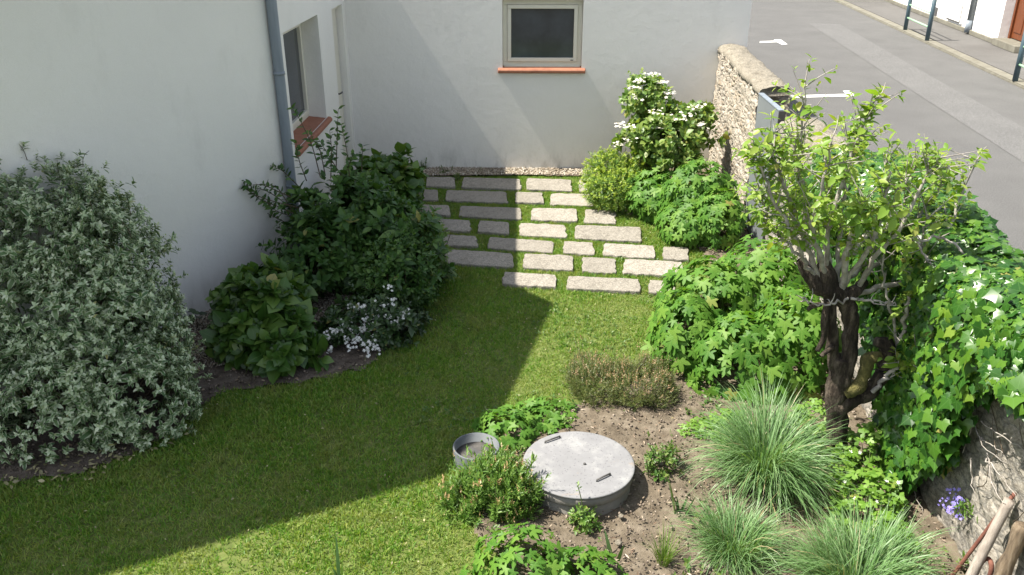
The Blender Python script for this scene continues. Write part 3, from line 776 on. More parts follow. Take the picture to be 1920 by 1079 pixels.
# ------------------------------------------------------------------ house and barriers across the street
PZ = RZ + .05
h0 = G(1868, 84, PZ)[:2]; h1 = G(1681, 10, PZ)[:2]
hd = (h1 - h0); hl = np.linalg.norm(hd); hd /= hl; hn = np.array((-hd[1], hd[0]))
if hn[0] > 0: hn = -hn
fh = thing('street_house', 'white house across the street with a brown door and dirty plinth', 'house', (h0[0], h0[1], PZ))
HP = lambda a, z, d=0: np.array((*(h0 + hd * a - hn * d), PZ + z))
def fbox(name, a0, a1, z0, z1, dfront, dback, mat, parent, bevel=0):
    bm = bmesh.new(); pbar(bm, HP, a0, a1, z0, z1, dfront, dback)
    if bevel: bmesh.ops.bevel(bm, geom=list(bm.edges), offset=bevel, segments=1, affect='EDGES')
    return obj_bm(name, bm, mat, parent)
fw = fbox('wall', 0, 7.9, 0, 3.4, 0, 5, M['far_stucco'], fh)
fbox('wall', -7, -1.15, 0, 3.4, 0.001, 5, M['far_stucco'], fh)
fbox('plinth', .003, 7.9, 0, .10, -.05, -.002, M['kerb'], fh, .01)
fbox('wall', 7.92, 14, 0, 3.4, -.02, 5, M['kerb'], fh)
fdoor = fbox('door', -1.0, -.10, .16, 2.3, .22, .27, M['brown_door'], fh)
fbox('door_frame', -.10, -.02, .14, 2.4, .18, .28, M['brown_door'], fdoor)
for q in range(2):
    for a in (-.94, -.52): fbox('door_moulding', a, a + .36, .28 + q * .95, 1.1 + q * .95, .205, .219, M['brown_door'], fdoor, .006)
tb = Tubes(); tb.add([HP(-.17, 1.15, .2), HP(-.17, 1.15, .15), HP(-.29, 1.15, .14)], .014, 6); tb.build('door_handle', M['rail'], fdoor)
fbox('doorstep', -1.15, 0, 0, .14, -.10, .28, M['kerb'], fh, .01)
def ha(x, y):  # distance along the far wall for a sight line
    d = ray(x, y); 
    n3 = np.array((hn[0], hn[1], 0)); o3 = np.array((h0[0], h0[1], PZ)); t = ((o3 - C0) @ n3) / (d @ n3); p = C0 + d * t
    return (p[:2] - h0) @ hd, p[2] - PZ
a0, z0 = ha(1804, 46); a1, z1 = ha(1783, 8)
cab = fbox('meter_cabinet', a0, a1, max(z0, .12), z1 + .1, -.05, -.002, M['far_stucco'], fh, .006)
fbox('cabinet_edge', a0 + .03, a0 + .06, .17, z1 + .06, -.058, -.052, M['dark'], cab)
fbox('cabinet_edge', a0 + .06, a1 - .04, .15, .18, -.058, -.052, M['dark'], cab)
a2, z2 = ha(1755, 22); fbox('vent', a2 - .12, a2 + .12, z2 - .1, z2 + .1, -.01, -.002, M['dark'], fh)
ap, zp = ha(1824, 40); tb = Tubes(); tb.add([HP(ap, .04, -.07), HP(ap, 3.3, -.07)], .055, 10); fdp = tb.build('downpipe', M['gatemetal'], fh)
tb = Tubes(); tb.add([HP(ap, .04, -.07), HP(ap, .3, -.07)], .068, 10); tb.build('pipe_shoe', M['zinc'], fdp)
fbox('roof', -7, 14, 3.4, 3.5, -.2, 5.2, M['roof'], fh)

def barrier(label, xs):
    p0, p1 = [G(x, y, PZ) for x, y in xs]
    root = thing('street_barrier', label, 'barrier', p0, 'barriers along the far kerb')
    for p in (p0, p1):
        tb = Tubes(); tb.add([p, p + np.array((0, 0, 1.04))], .045, 14); tb.add([p + np.array((0, 0, 1.04)), p + np.array((0, 0, 1.07))], [.045, .03], 14)
        tb.build('post', M['post'], root)
    for z in (.27, .56, .86):
        tb = Tubes(); tb.add([p0 + np.array((0, 0, z)), p1 + np.array((0, 0, z))], .02, 8); tb.build('rail', M['rail'], root)
barrier('blue-grey posts with green rails standing before the meter cabinet', [(1697, 56), (1738, 76)])
barrier('blue-grey barrier with green rails in front of the brown street door', [(1903, 152), (1950, 176)])

# ------------------------------------------------------------------ paving slabs
def zp4(x, y): return (760 + x / 2.8235, 300 + y / 2.8235)
ROWS = [
    ('row along the house wall', (115, 90, 880, 104), (115, 140, 890, 166), [(112, 262), (302, 612), (640, 880), (920, 1010)]),
    ('second row from the house wall', (100, 156, 960, 180), (100, 210, 1000, 242), [(70, 175), (215, 540), (583, 732), (770, 1000)]),
    ('third row from the house wall', (90, 236, 1100, 268), (90, 288, 1110, 338), [(85, 235), (285, 615), (665, 910), (950, 1115)]),
    ('middle row', (190, 313, 1230, 358), (190, 370, 1250, 436), [(130, 345), (388, 550), (605, 850), (900, 1250)]),
    ('third row from the lawn', (230, 396, 1300, 454), (230, 453, 1320, 522), [(200, 380), (438, 785), (838, 1000), (1050, 1320), (1365, 1500)]),
    ('second row from the lawn', (190, 470, 1470, 542), (180, 545, 1450, 616), [(175, 570), (625, 890), (935, 1115), (1155, 1470)]),
    ('row nearest the lawn', (525, 594, 1430, 642), (520, 660, 1420, 710), [(515, 800), (855, 1245), (1290, 1430)]),
]
ORD = ['first', 'second', 'third', 'fourth', 'fifth']
SLABS = []
def lin(l, x): return l[1] + (x - l[0]) * (l[3] - l[1]) / (l[2] - l[0])
for rn, top, bot, xs in ROWS:
    for k, (xa, xb) in enumerate(xs):
        sk = (random.random() - .5) * 6
        cs = [zp4(xa + sk - 3, lin(bot, xa)), zp4(xb + 3, lin(bot, xb)), zp4(xb - 4, lin(top, xb)), zp4(xa + 3, lin(top, xa))]
        q = [G(x, y, .035)[:2] for x, y in cs]; cen = sum(q) / 4
        # ragged outline
        out = []
        for a in range(4):
            A, B = q[a], q[(a + 1) % 4]; ln = np.linalg.norm(B - A); n_ = max(3, int(ln / .05))
            nn = np.array((B - A)[::-1]) * (1, -1) / ln
            for s_ in range(n_):
                f = s_ / n_; w = 0 if s_ == 0 else random.gauss(0, .006)
                p = A + (B - A) * f + nn * w
                if s_ == 0: p = p + (cen - p) * .03
                out.append(p)
        SLABS.append([tuple(p) for p in out])
        th = .034 + random.uniform(-.004, .006)
        bm = bmesh.new()
        o_ = [(p[0] - cen[0], p[1] - cen[1]) for p in out]
        loops = []
        for sc_, z in ((1.0, -.05), (1.0, th - .008), (.985, th), (.75, th + .002), (.4, th + .002)):
            loops.append([bm.verts.new((x * sc_, y * sc_, z + (random.gauss(0, .0012) if sc_ < .99 else 0))) for x, y in o_])
        for A, B in zip(loops, loops[1:]):
            for i in range(len(o_)): bm.faces.new((A[i], A[(i + 1) % len(o_)], B[(i + 1) % len(o_)], B[i]))
        bm.faces.new(loops[-1])
        size = 'long' if (xb - xa) > 270 else ('short' if (xb - xa) < 190 else 'medium')
        shade = 'shaded' if xb < 620 else ('half shaded' if xa < 600 else 'sunlit')
        o = obj_bm('paving_slab', bm, M['slab'])
        o.location = (cen[0], cen[1], 0)
        o.rotation_euler = (R(random.gauss(0, .5)), R(random.gauss(0, .4)), R(random.gauss(0, .7)))
        tag(o, f'{shade} {size} granite slab, {ORD[k]} from left in the {rn}', 'paving slab', 'granite slabs set in the grass')

# ------------------------------------------------------------------ round concrete cover and small metal collar
c = G(1085, 868, .19); lr = .365
wc = thing('well_cover', 'round pale concrete well cover with two metal grips in the soil bed', 'well cover', (c[0], c[1], 0))
def lathe(name, prof, cen, mat, parent, seg=64, smooth=True):
    V = []; Lp = []; tot = []
    an = np.linspace(0, 2 * np.pi, seg, endpoint=False)
    for r, z in prof: V += [(cen[0] + r * math.cos(a), cen[1] + r * math.sin(a), z) for a in an]
    for k in range(len(prof) - 1):
        for s_ in range(seg):
            Lp += [k * seg + s_, k * seg + (s_ + 1) % seg, (k + 1) * seg + (s_ + 1) % seg, (k + 1) * seg + s_]; tot.append(4)
    if prof[-1][0] > 0: Lp += [(len(prof) - 1) * seg + s_ for s_ in range(seg)]; tot.append(seg)
    o = mesh_np(name, np.array(V), np.array(Lp), np.array(tot), mat, parent)
    return o
def lid_mat():
    m, t, o = new_mat('tread_lid')
    v = coords(t)
    col = ramp(t, noise_n(t, v, 5, 10, .7), [(.3, (.175, .175, .18)), (.52, (.20, .20, .206)), (.68, (.275, .275, .272))])
    rs = ramp(t, noise_n(t, coords(t, (1, 2, 1)), 4.0, 6, .7), [(.60, (0, 0, 0)), (.70, (1, 1, 1))])
    col = mix(t, math_n(t, 'MULTIPLY', rs, .5), col, (.26, .19, .12))
    ch = N(t, 'ShaderNodeTexVoronoi', Scale=46); t.links.new(coords(t, (1, 1, 0)), ch.inputs['Vector'])
    sp = ramp(t, ch.outputs['Distance'], [(.16, (1, 1, 1)), (.24, (0, 0, 0))])
    col = mix(t, math_n(t, 'MULTIPLY', sp, .5), col, (.10, .10, .11))
    p = N(t, 'ShaderNodeBsdfPrincipled', Roughness=.8); t.links.new(col, p.inputs['Base Color'])
    t.links.new(bump(t, sp, .5, .004), p.inputs['Normal']); t.links.new(p.outputs[0], o.inputs[0]); return m
M['lid'] = lid_mat()
M['collar'] = surf('grey_plastic', [(.3, (.095, .105, .115)), (.7, (.15, .16, .17))], 6, rough=.6)
M['sunk'] = surf('dark_lid', [(.3, (.05, .048, .045)), (.7, (.13, .12, .11))], 12, rough=.9)  # sunken lid, coloured darker than its collar
lathe('ring', [(lr - .015, -.05), (lr - .015, .095), (lr - .02, .10)], c, M['concrete'], wc)
lathe('seam', [(lr - .03, .099), (lr - .03, .108)], c, M['dark'], wc)  # dark band along the seam between ring and lid
lathe('lid_rim', [(lr - .03, .106), (lr - .008, .108), (lr - .004, .114), (lr - .002, .178)], c, M['concrete'], wc)
lid = lathe('lid', [(lr - .01, .177), (lr + .006, .178), (lr + .007, .187), (lr + .002, .191), (lr - .01, .1915)], c, M['lid'], wc)
for (xa, ya, xb, yb) in ((1022, 831, 1050, 821), (1119, 903, 1144, 891)):
    A = G(xa, ya, .192); B = G(xb, yb, .192); tb = Tubes()
    up = np.array((0, 0, .012)); tb.add([A, A + up, (A + B) / 2 + up * 1.1, B + up, B], .006, 8); tb.build('grip', M['dark'], wc)
b = G(1096, 871, .192); tb = Tubes(); tb.add([b, b + np.array((0, 0, .008))], .009, 8); tb.build('bolt', M['dark'], wc)
c2 = G(893, 836, .12); r2 = .165
mc = thing('drain_collar', 'small round grey drain collar with a sunken lid at the lawn edge', 'drain cover', (c2[0], c2[1], 0))
lathe('ring', [(r2 - .002, -.03), (r2, .115), (r2 - .003, .12), (r2 - .012, .12), (r2 - .014, .04)], c2, M['collar'], mc)
lathe('lid', [(r2 - .015, .02), (r2 - .016, .05), (.005, .056)], c2, M['sunk'], mc)
bm = bmesh.new(); add_box(bm, (-.085, -.022, .052), (.085, .022, .066), .004)
o = obj_bm('strap', bm, M['dark'], mc); o.rotation_euler = (0, 0, R(-50)); o.location = (0, 0, 0)

# ------------------------------------------------------------------ lawn blades, gravel, litter
def rand_in(poly, n, zero=0):
    xs = [p[0] for p in poly]; ys = [p[1] for p in poly]; out = np.zeros((0, 2))
    while len(out) < n:
        q = np.stack((rng.uniform(min(xs), max(xs), n * 2), rng.uniform(min(ys), max(ys), n * 2)), 1)
        out = np.concatenate((out, q[in_poly(q[:, 0], q[:, 1], poly)]))
    return out[:n]
pts = np.repeat(rand_in(LAWN, 62000), 5, axis=0)
pts += rng.normal(0, .007, pts.shape)
pts += rng.normal(0, 1, pts.shape) * np.where(rng.random(len(pts)) < .3, .045, .008)[:, None]
ok = np.ones(len(pts), bool)
for s in SLABS: ok &= ~in_poly(pts[:, 0], pts[:, 1], s)
for cc, rr in ((c, lr), (c2, r2)): ok &= np.hypot(pts[:, 0] - cc[0], pts[:, 1] - cc[1]) > rr
ok &= ~in_poly(pts[:, 0], pts[:, 1], GRAVEL_T) | (rng.random(len(pts)) < .08)
ok &= (pts[:, 1] > 3.3)
pts = pts[ok]
n = len(pts); P3 = np.concatenate((pts, np.zeros((n, 1))), 1)
dens = sines(P3, 3.0, 21) + .8 * sines(P3, 8, 22)
keep = rng.random(n) < np.clip(.82 + .25 * dens, .35, 1); P3 = P3[keep]; n = len(P3)
lean = rng.normal(0, .55, (n, 3)); lean[:, 2] = 1
Yd = norm(lean); Zd = norm(np.cross(Yd, unit(n)))
S = (.024 + .016 * rng.random(n)) * (1 + .3 * sines(P3, 2.2, 31))
gr = scatter('grass', T_BLADE, P3, Yd, Zd, S, L['grass'], W=np.full(n, 1.7)); tag(gr, 'short green lawn grass', 'grass', kind='stuff')
cl = rand_in(LAWN, 5200)
P = np.concatenate((cl, np.full((len(cl), 1), .02)), 1); P = P[(sines(P, 2.4, 91) + .8 * sines(P, 7, 92) > .45) & (P[:, 1] > 3.3)]
for s in SLABS: P = P[~in_poly(P[:, 0], P[:, 1], s)]
for cc, rr in ((c, lr), (c2, r2)): P = P[np.hypot(P[:, 0] - cc[0], P[:, 1] - cc[1]) > rr]
LAWN_SPOTS = P
def pebbles(name, poly, n, s0, s1, mat, z=.02, label=''):
    p = rand_in(poly, n); P = np.concatenate((p, np.full((n, 1), z)), 1); P[:, 2] += rng.uniform(0, .012, n)
    o = scatter(name, T_PEBBLE, P, norm(rng.normal(size=(n, 3)) * (1, 1, .3)), norm(rng.normal(size=(n, 3)) * .4 + (0, 0, 1)), rng.uniform(s0, s1, n), mat, W=rng.uniform(.6, 1, n))
    return tag(o, label, name, kind='stuff')
pebbles('gravel', GRAVEL_T, 3600, .008, .018, M['pebble'], .03, 'tan gravel along the foot of the house wall')
pebbles('gravel', GRAVEL_L, 9000, .006, .014, M['pebble'], .024, 'brown gravel on the shaded left bed')
pebbles('soil_crumbs', BED_R, 9000, .004, .013, M['clod'], .04, 'dry soil crumbs in the sunny bed')
pebbles('soil_crumbs', BED_L, 5000, .005, .016, M['clod'], .024, 'dark soil crumbs in the shaded bed')
def litter(name, poly, n, size, mat, z, label, tm=T_SMALL):
    p = rand_in(poly, n); P = np.concatenate((p, np.full((n, 1), z)), 1)
    o = scatter(name, tm, P, norm(rng.normal(size=(n, 3)) * (1, 1, .2)), norm(rng.normal(size=(n, 3)) * .45 + (0, 0, 1)), rng.uniform(.5, 1.2, n) * size, mat)
    return tag(o, label, name.replace('_', ' '), kind='stuff')
litter('fallen_leaves', G2([(0, 870), (180, 850), (330, 790), (360, 820), (180, 905), (0, 920)]), 150, .045, L['dry'], .035, 'yellowed leaves fallen under the silver bush')
litter('dry_litter', BED_R, 2600, .035, L['litter'], .055, 'dry leaf bits and straw on the soil', T_NARROW)
litter('dry_litter', BED_L, 900, .04, L['litter'], .034, 'brown leaf bits in the shaded bed', T_SMALL)
a = shoots(LAWN_SPOTS, norm(rng.normal(0, .2, LAWN_SPOTS.shape) + (0, 0, 1)), 4, .01, 1.35, .026)
tag(scatter('clover', T_SMALL, *a, L['weed']), 'small clover and weed leaves in the lawn', 'clover', kind='stuff')
litter('lawn_litter', LAWN, 500, .022, L['dry'], .03, 'pale dry bits lying on the lawn')
seed = rand_in(BED_R, 2600); P = np.concatenate((seed, np.full((2600, 1), .05)), 1)
msk = sines(P, 5, 77) + .6 * sines(P, 14, 78) > .12; P = P[msk]
a = shoots(P + (0, 0, .03), norm(rng.normal(0, .3, P.shape) + (0, 0, 1)), 5, .02, 1.2, .034)
tag(scatter('ground_weeds', T_SMALL, *a, L['weed']), 'tiny green weeds scattered over the soil', 'weeds', kind='stuff')
for (x, y, s, lb) in ((1160, 1018, .022, 'pale pebble in front of the well cover'), (1328, 1062, .028, 'whitish stone beside the thin grass tuft'), (1165, 968, .018, 'small pinkish stone just below the well cover'), (1240, 870, .018, 'small buff stone right of the well cover')):
    p = G(x, y, .05); bm = bmesh.new(); bmesh.ops.create_icosphere(bm, subdivisions=3, radius=s)
    for v in bm.verts:
        v.co *= 1 + .22 * mnoise.noise(v.co * 45 + Vector((x, y, 0))); v.co.z *= .7
    o = obj_bm('stone', bm, M['coping'], smooth=True); o.location = p; tag(o, lb, 'stone', 'loose stones on the soil')

# ================================================================== PLANTS
def shrub(name, label, cat, blobs, n, k, length, size, tmpl, mat, base, spread=1.0, shell=.2, lump=.12, lf=5, up=.35, jit=.3, nst=40, part='foliage', group=None, inner=.22, zmin=.04, stemmat='stem', seed=1, st_r=.010, gap=.42, stray=.08):
    base = (float(np.mean([b[0] for b in blobs])), float(np.mean([b[1] for b in blobs])) + .05, 0.0)
    root = thing(name, label, cat, base, group)
    P, D = blob_points(blobs, n, shell, lump, lf, zmin, inner, seed, gap)
    sm = rng.random(len(P)) < stray
    P[sm] += (D[sm] + (0, 0, .5)) * rng.uniform(.02, .10, sm.sum())[:, None]
    D = norm(D + np.array((0, 0, up)) + rng.normal(0, .25, D.shape))
    scatter(part, tmpl, *shoots(P, D, k, length, spread, size, jit), mat, root)
    if nst: stems_to(P, base, nst, st_r, .003, stemmat, root)
    return root, P, D
def gblob(x0, y0, x1, y1):
    g = G((x0 + x1) / 2, y1); rx = (x1 - x0) / 2 * np.linalg.norm(g - C0) / F_PX
    return blob(x0, y0, x1, y1, g[1] + rx * .75, rx)
def gbase(x, y): p = G(x, y); return (p[0], p[1], 0.0)

# silver bush, left
bl = [blob(-120, 350, 240, 900, 5.75, .75), blob(40, 430, 330, 870, 5.65, .66), blob(-10, 322, 205, 580, 5.95, .55), blob(110, 375, 305, 720, 5.75, .5), blob(-170, 345, 110, 900, 5.6, .7), blob(110, 620, 352, 860, 5.35, .44), blob(-60, 650, 225, 885, 5.15, .4)]
root, P, D = shrub('silver_bush', 'large rounded shrub with silver-edged leaves against the shaded wall', 'shrub', bl, 13500, 6, .028, .047, T_STAR, L['silver'], (-3.1, 5.6, 0), 1.35, gap=.28, shell=.10, lump=.07, lf=6, nst=60, inner=.3, jit=.25)
s_ = rng.random(len(P)) < .85
scatter('young_leaves', T_STAR, *shoots(P[s_] + norm(D[s_]) * .022, D[s_], 5, .010, 1.15, .030, .25), L['silver_tip'], root)
top = P[(P[:, 2] > 1.35)]; top = top[rng.choice(len(top), min(90, len(top)), replace=False)]
tb = Tubes()
ends = []
for p in top:
    e = p + np.array((rng.normal(0, .03), rng.normal(0, .03), rng.uniform(.02, .06))); tb.add(smooth_path([p - (0, 0, .1), p, e], 4), [.003, .0015], 4, cap=False); ends.append(e)
tb.build('twig', M['stem'], root)

# dark tall shrub by the downpipe, with long shoots
bl = [blob(525, 370, 800, 590, 7.9, .6), blob(575, 325, 755, 520, 8.1, .5), blob(640, 390, 832, 600, 7.8, .5), blob(525, 420, 660, 570, 7.6, .4)]
root, P, D = shrub('dark_shrub', 'tall dark green shrub with long shoots rising beside the downpipe', 'shrub', bl, 1900, 6, .07, .105, T_OVAL, L['dark'], gbase(680, 590), 1.3, gap=.18, shell=.24, lump=.3, lf=6, nst=40)
lsh = [[(560, 390), (500, 375), (465, 360), (452, 335)], [(545, 370), (490, 345), (455, 350)], [(600, 330), (585, 270), (560, 220), (548, 205)], [(630, 320), (632, 260), (634, 205)], [(610, 330), (600, 280), (580, 250)],
       [(655, 330), (650, 280), (640, 235)], [(560, 350), (530, 320), (505, 310)], [(678, 320), (680, 275)], [(575, 340), (560, 300), (556, 268)], [(550, 400), (515, 385), (480, 372), (470, 350)], [(540, 385), (505, 360), (480, 352), (460, 362)], [(548, 395), (520, 350), (495, 345)], [(560, 410), (520, 398), (495, 375)], [(530, 430), (505, 420), (488, 405)], [(640, 330), (615, 290), (598, 262)], [(620, 335), (622, 280), (618, 245)], [(540, 420), (500, 400), (478, 385)], [(650, 320), (662, 290)]]
tb = Tubes(); pp = []; dd = []
for q in lsh:
    Yq = 8.05 + rng.uniform(-.2, .25)
    path = smooth_path([AtY(x, y, Yq) for x, y in q], 14); tb = Tubes(); tb.add(path, [.006, .002], 5, cap=False); tb.build('long_shoot', M['stem'], root)
    for f in range(2, 14):
        for s_ in (-1, 1)[:2 if f % 3 else 1]:
            pp.append(path[f]); t_ = path[min(13, f + 1)] - path[f - 1]; t_ /= np.linalg.norm(t_)
            sd = np.cross(t_, unit(1)[0]); dd.append(sd / np.linalg.norm(sd) + t_ * .6)
pp = np.array(pp); dd = np.array(dd)
scatter('shoot_leaves', T_OVAL, pp, dd, norm(rng.normal(0, .5, dd.shape) + (0, -.2, 1)), rng.uniform(.05, .085, len(pp)), L['dark'], root)

# hydrangeas
hy = [blob(400, 520, 585, 700, 6.65, .38), blob(430, 505, 560, 620, 6.9, .3), blob(450, 600, 590, 718, 6.35, .3), blob(400, 580, 500, 695, 6.45, .25)]
shrub('hydrangea', 'round broad-leaved hydrangea in front of the white left wall', 'shrub', hy, 520, 7, .08, .145, T_BROAD, L['hyd'], gbase(495, 690), 1.1, shell=.16, lump=.2, nst=25)
hy = [blob(672, 298, 785, 400, 9.6, .45), blob(640, 315, 740, 400, 9.4, .4)]
shrub('hydrangea', 'broad-leaved hydrangea behind the dark shrub near the first slabs', 'shrub', hy, 330, 7, .08, .145, T_BROAD, L['hyd'], gbase(730, 390), 1.1, shell=.12, lump=.10, nst=20)
# green mound right of the dark shrub
shrub('leafy_shrub', 'low spreading green shrub at the shaded lawn edge below the slabs', 'shrub', [blob(690, 440, 825, 590, 7.35, .4)], 800, 6, .05, .062, T_OVAL, L['dark'], gbase(770, 580), 1.1, shell=.15, lump=.15, nst=20, seed=4)
shrub('pale_shrub', 'small loose yellow-green shrub beside the shaded slabs', 'shrub', [blob(775, 390, 838, 500, 8.0, .25)], 230, 7, .06, .042, T_SMALL, L['pale'], gbase(800, 500), 1.1, shell=.3, lump=.25, nst=20, seed=4)
# white flowering shrub
fl = [blob(600, 560, 775, 660, 6.75, .30), blob(650, 545, 780, 620, 6.95, .28), blob(690, 560, 800, 640, 7.0, .25)]
root, P, D = shrub('flowering_shrub', 'low dark shrub with white flower clusters at the shaded lawn edge', 'shrub', fl, 800, 6, .06, .06, T_OVAL, L['choisya'], gbase(695, 650), 1.1, shell=.13, lump=.1, nst=20, seed=6)
for (x, y) in [(727, 543), (740, 563), (660, 575), (676, 575), (655, 597), (716, 573), (757, 585), (752, 594), (741, 602), (728, 597), (708, 592), (706, 606), (684, 601), (690, 594), (634, 622), (645, 606), (628, 622), (622, 630), (680, 620), (690, 618), (700, 630), (655, 635), (668, 632), (685, 645), (693, 650), (706, 655), (690, 662), (655, 652), (618, 655), (613, 632), (642, 618), (672, 640), (663, 620), (700, 645)]:
    e = AtY(x, y, 6.4 + (650 - y) * .0035 + .04)
    n_ = 9; p = e + rng.normal(0, .022, (n_, 3)); nz = norm(rng.normal(0, .4, (n_, 3)) + (0, -.6, .7))
    scatter('flower_cluster', T_FLOWER, p, norm(np.cross(nz, unit(n_))), nz, rng.uniform(.012, .017, n_), M['white'], root)
# small seedling by the wall
root = thing('seedling', 'small drooping seedling at the foot of the shaded left wall', 'plant', gbase(372, 622))
b = np.array(gbase(372, 622)); tb = Tubes(); e = b + (0.0, 0, .17); tb.add(smooth_path([b, b + (.0, 0, .1), e], 5), .004, 5); tb.build('stem', M['stem'], root)
scatter('foliage', T_BROAD, np.tile(e, (7, 1)) + rng.normal(0, .03, (7, 3)), norm(rng.normal(size=(7, 3)) * (1, 1, .3)), norm(rng.normal(0, .3, (7, 3)) + (0, 0, 1)), np.full(7, .09), L['choisya'], root)

# viburnum with white flat flowers by the stone wall
vb = [blob(1175, 135, 1265, 230, 11.2, .35), blob(1160, 230, 1250, 290, 10.9, .4), blob(1230, 190, 1330, 265, 10.9, .4), blob(1190, 215, 1320, 305, 10.7, .4), blob(1200, 160, 1275, 260, 11.1, .35), blob(1155, 225, 1345, 295, 10.8, .45), blob(1200, 260, 1320, 320, 10.6, .4), blob(1250, 185, 1340, 250, 10.95, .3)]
root, P, D = shrub('viburnum', 'upright viburnum with flat white flower heads beside the sunlit stone wall', 'shrub', vb, 1250, 6, .08, .085, T_BROAD, L['viburnum'], gbase(1255, 310), 1.2, shell=.3, lump=.34, lf=7, nst=40, seed=8, st_r=.014)
for (x, y) in [(1165, 235), (1180, 238), (1172, 262), (1200, 152), (1245, 155), (1222, 140), (1192, 165), (1275, 222), (1290, 215), (1315, 235), (1310, 200), (1235, 240), (1205, 255), (1160, 270), (1300, 286), (1230, 210), (1190, 185), (1255, 175)]:
    e = AtY(x, y, 10.55 + (1 if y < 200 else 0) * .3); n_ = 14
    p = e + rng.normal(0, 1, (n_, 3)) * (.05, .05, .014); nz = norm(rng.normal(0, .25, (n_, 3)) + (0, -.2, 1))
    scatter('flower_head', T_FLOWER, p, norm(np.cross(nz, unit(n_))), nz, rng.uniform(.018, .028, n_), M['creamfl'], root)
# spurge
eu = [blob(1095, 280, 1195, 375, 10.7, .4), blob(1100, 315, 1205, 400, 10.35, .35), blob(1150, 290, 1230, 360, 10.8, .4)]
root, P, D = shrub('spurge', 'rounded lime green spurge at the end of the paved rows', 'plant', eu, 2200, 8, .07, .050, T_NARROW, L['euph'], gbase(1150, 385), 1.1, gap=.9, shell=.16, lump=.14, nst=8, stemmat='gstem', seed=9)
s_ = (P[:, 2] > .25) & (rng.random(len(P)) < .55)
scatter('bracts', T_SMALL, *shoots(P[s_] + D[s_] * .02, D[s_] * .3 + (0, 0, 1), 6, .02, 1.3, .032), L['euph_tip'], root)

def anemone(label, blobs, n, size, base, seed, nst=40):
    base = (float(np.mean([b[0] for b in blobs])), float(np.mean([b[1] for b in blobs])) + .1, 0.0)
    root = thing('leafy_clump', label, 'plant', base, 'clumps of lobed green leaves')
    P, D = blob_points(blobs, n, .13, .10, 5, .05, .2, seed)
    out = norm(D * (1, 1, .25) + rng.normal(0, .35, D.shape))
    z = norm(D * .75 + np.array((-.15, -.15, .75)) + rng.normal(0, .22, D.shape))
    y = norm(out - z * np.sum(out * z, 1)[:, None] + np.array((0, 0, -.25)))
    scatter('foliage', T_ANEM, P, y, z, size * rng.uniform(.55, 1.2, len(P)), L['anemone'], root)
    stems_to(P, base, nst, .006, .003, 'gstem', root)
    return root
an = [blob(1170, 315, 1300, 415, 10.2, .55), blob(1240, 310, 1370, 450, 9.7, .5), blob(1295, 350, 1390, 472, 9.3, .5), blob(1235, 375, 1335, 462, 9.3, .4)]
anemone('bushy clump of lobed leaves between the slabs and the sunlit wall', an, 2300, .088, gbase(1280, 440), 3)
an = [blob(1235, 480, 1420, 700, 6.9, .6), blob(1330, 450, 1500, 640, 7.2, .6), blob(1290, 580, 1500, 800, 6.1, .45), blob(1400, 540, 1560, 790, 6.2, .45), blob(1225, 540, 1340, 710, 6.4, .4)]
anemone('biggest clump of large lobed leaves left of the pear trunk', an, 2600, .10, gbase(1390, 770), 4, 60)
an = [blob(890, 765, 1010, 845, 5.3, .28), blob(950, 750, 1090, 820, 5.5, .3), blob(1040, 748, 1170, 805, 5.65, .28)]
anemone('low spreading leaves overhanging the far rim of the well cover', an, 700, .07, gbase(1010, 800), 5, 20)
an = [blob(880, 1000, 1070, 1180, 3.78, .3), blob(1010, 1030, 1180, 1190, 3.75, .28)]
anemone('low leafy clump cut by the bottom edge of the photo', an, 600, .07, gbase(1000, 1100), 6, 20)

# heather mound
he = [blob(1050, 670, 1180, 765, 5.95, .35), blob(1140, 665, 1275, 770, 5.9, .38), blob(1090, 675, 1230, 740, 6.1, .3)]
root, P, D = shrub('heather', 'brownish heather mound between the lawn and the big leafy clump', 'plant', he, 6500, 10, .06, .018, T_NARROW, L['heather'], gbase(1165, 740), .8, shell=.2, lump=.28, lf=8, nst=60, seed=10, up=.8, st_r=.004)
s_ = (rng.random(len(P)) < .30) & (P[:, 2] > .16 + .1 * rng.random(len(P)))
scatter('faded_flowers', T_SMALL, *shoots(P[s_] + D[s_] * .02, D[s_] + (0, 0, .6), 7, .05, .9, .012), M['heath_tip'], root)
# narrow-leaved shrub before the cover
hb = [blob(860, 845, 1005, 990, 4.52, .26), blob(822, 890, 930, 1000, 4.48, .22), blob(900, 865, 1022, 990, 4.45, .2)]
root, P, D = shrub('narrow_leaved_shrub', 'upright narrow-leaved green shrub before the well cover and the drain collar', 'shrub', hb, 1500, 12, .10, .044, T_NARROW, L['hebe'], gbase(930, 985), .75, shell=.22, lump=.2, lf=8, nst=90, up=1.3, stemmat='gstem', seed=12, st_r=.004)
s_ = (rng.random(len(P)) < .12)
scatter('seed_heads', T_SMALL, *shoots(P[s_] + (0, 0, .04), np.tile((0, 0, 1.0), (s_.sum(), 1)) + rng.normal(0, .2, (s_.sum(), 3)), 7, .05, .6, .02), M['drytip'], root)

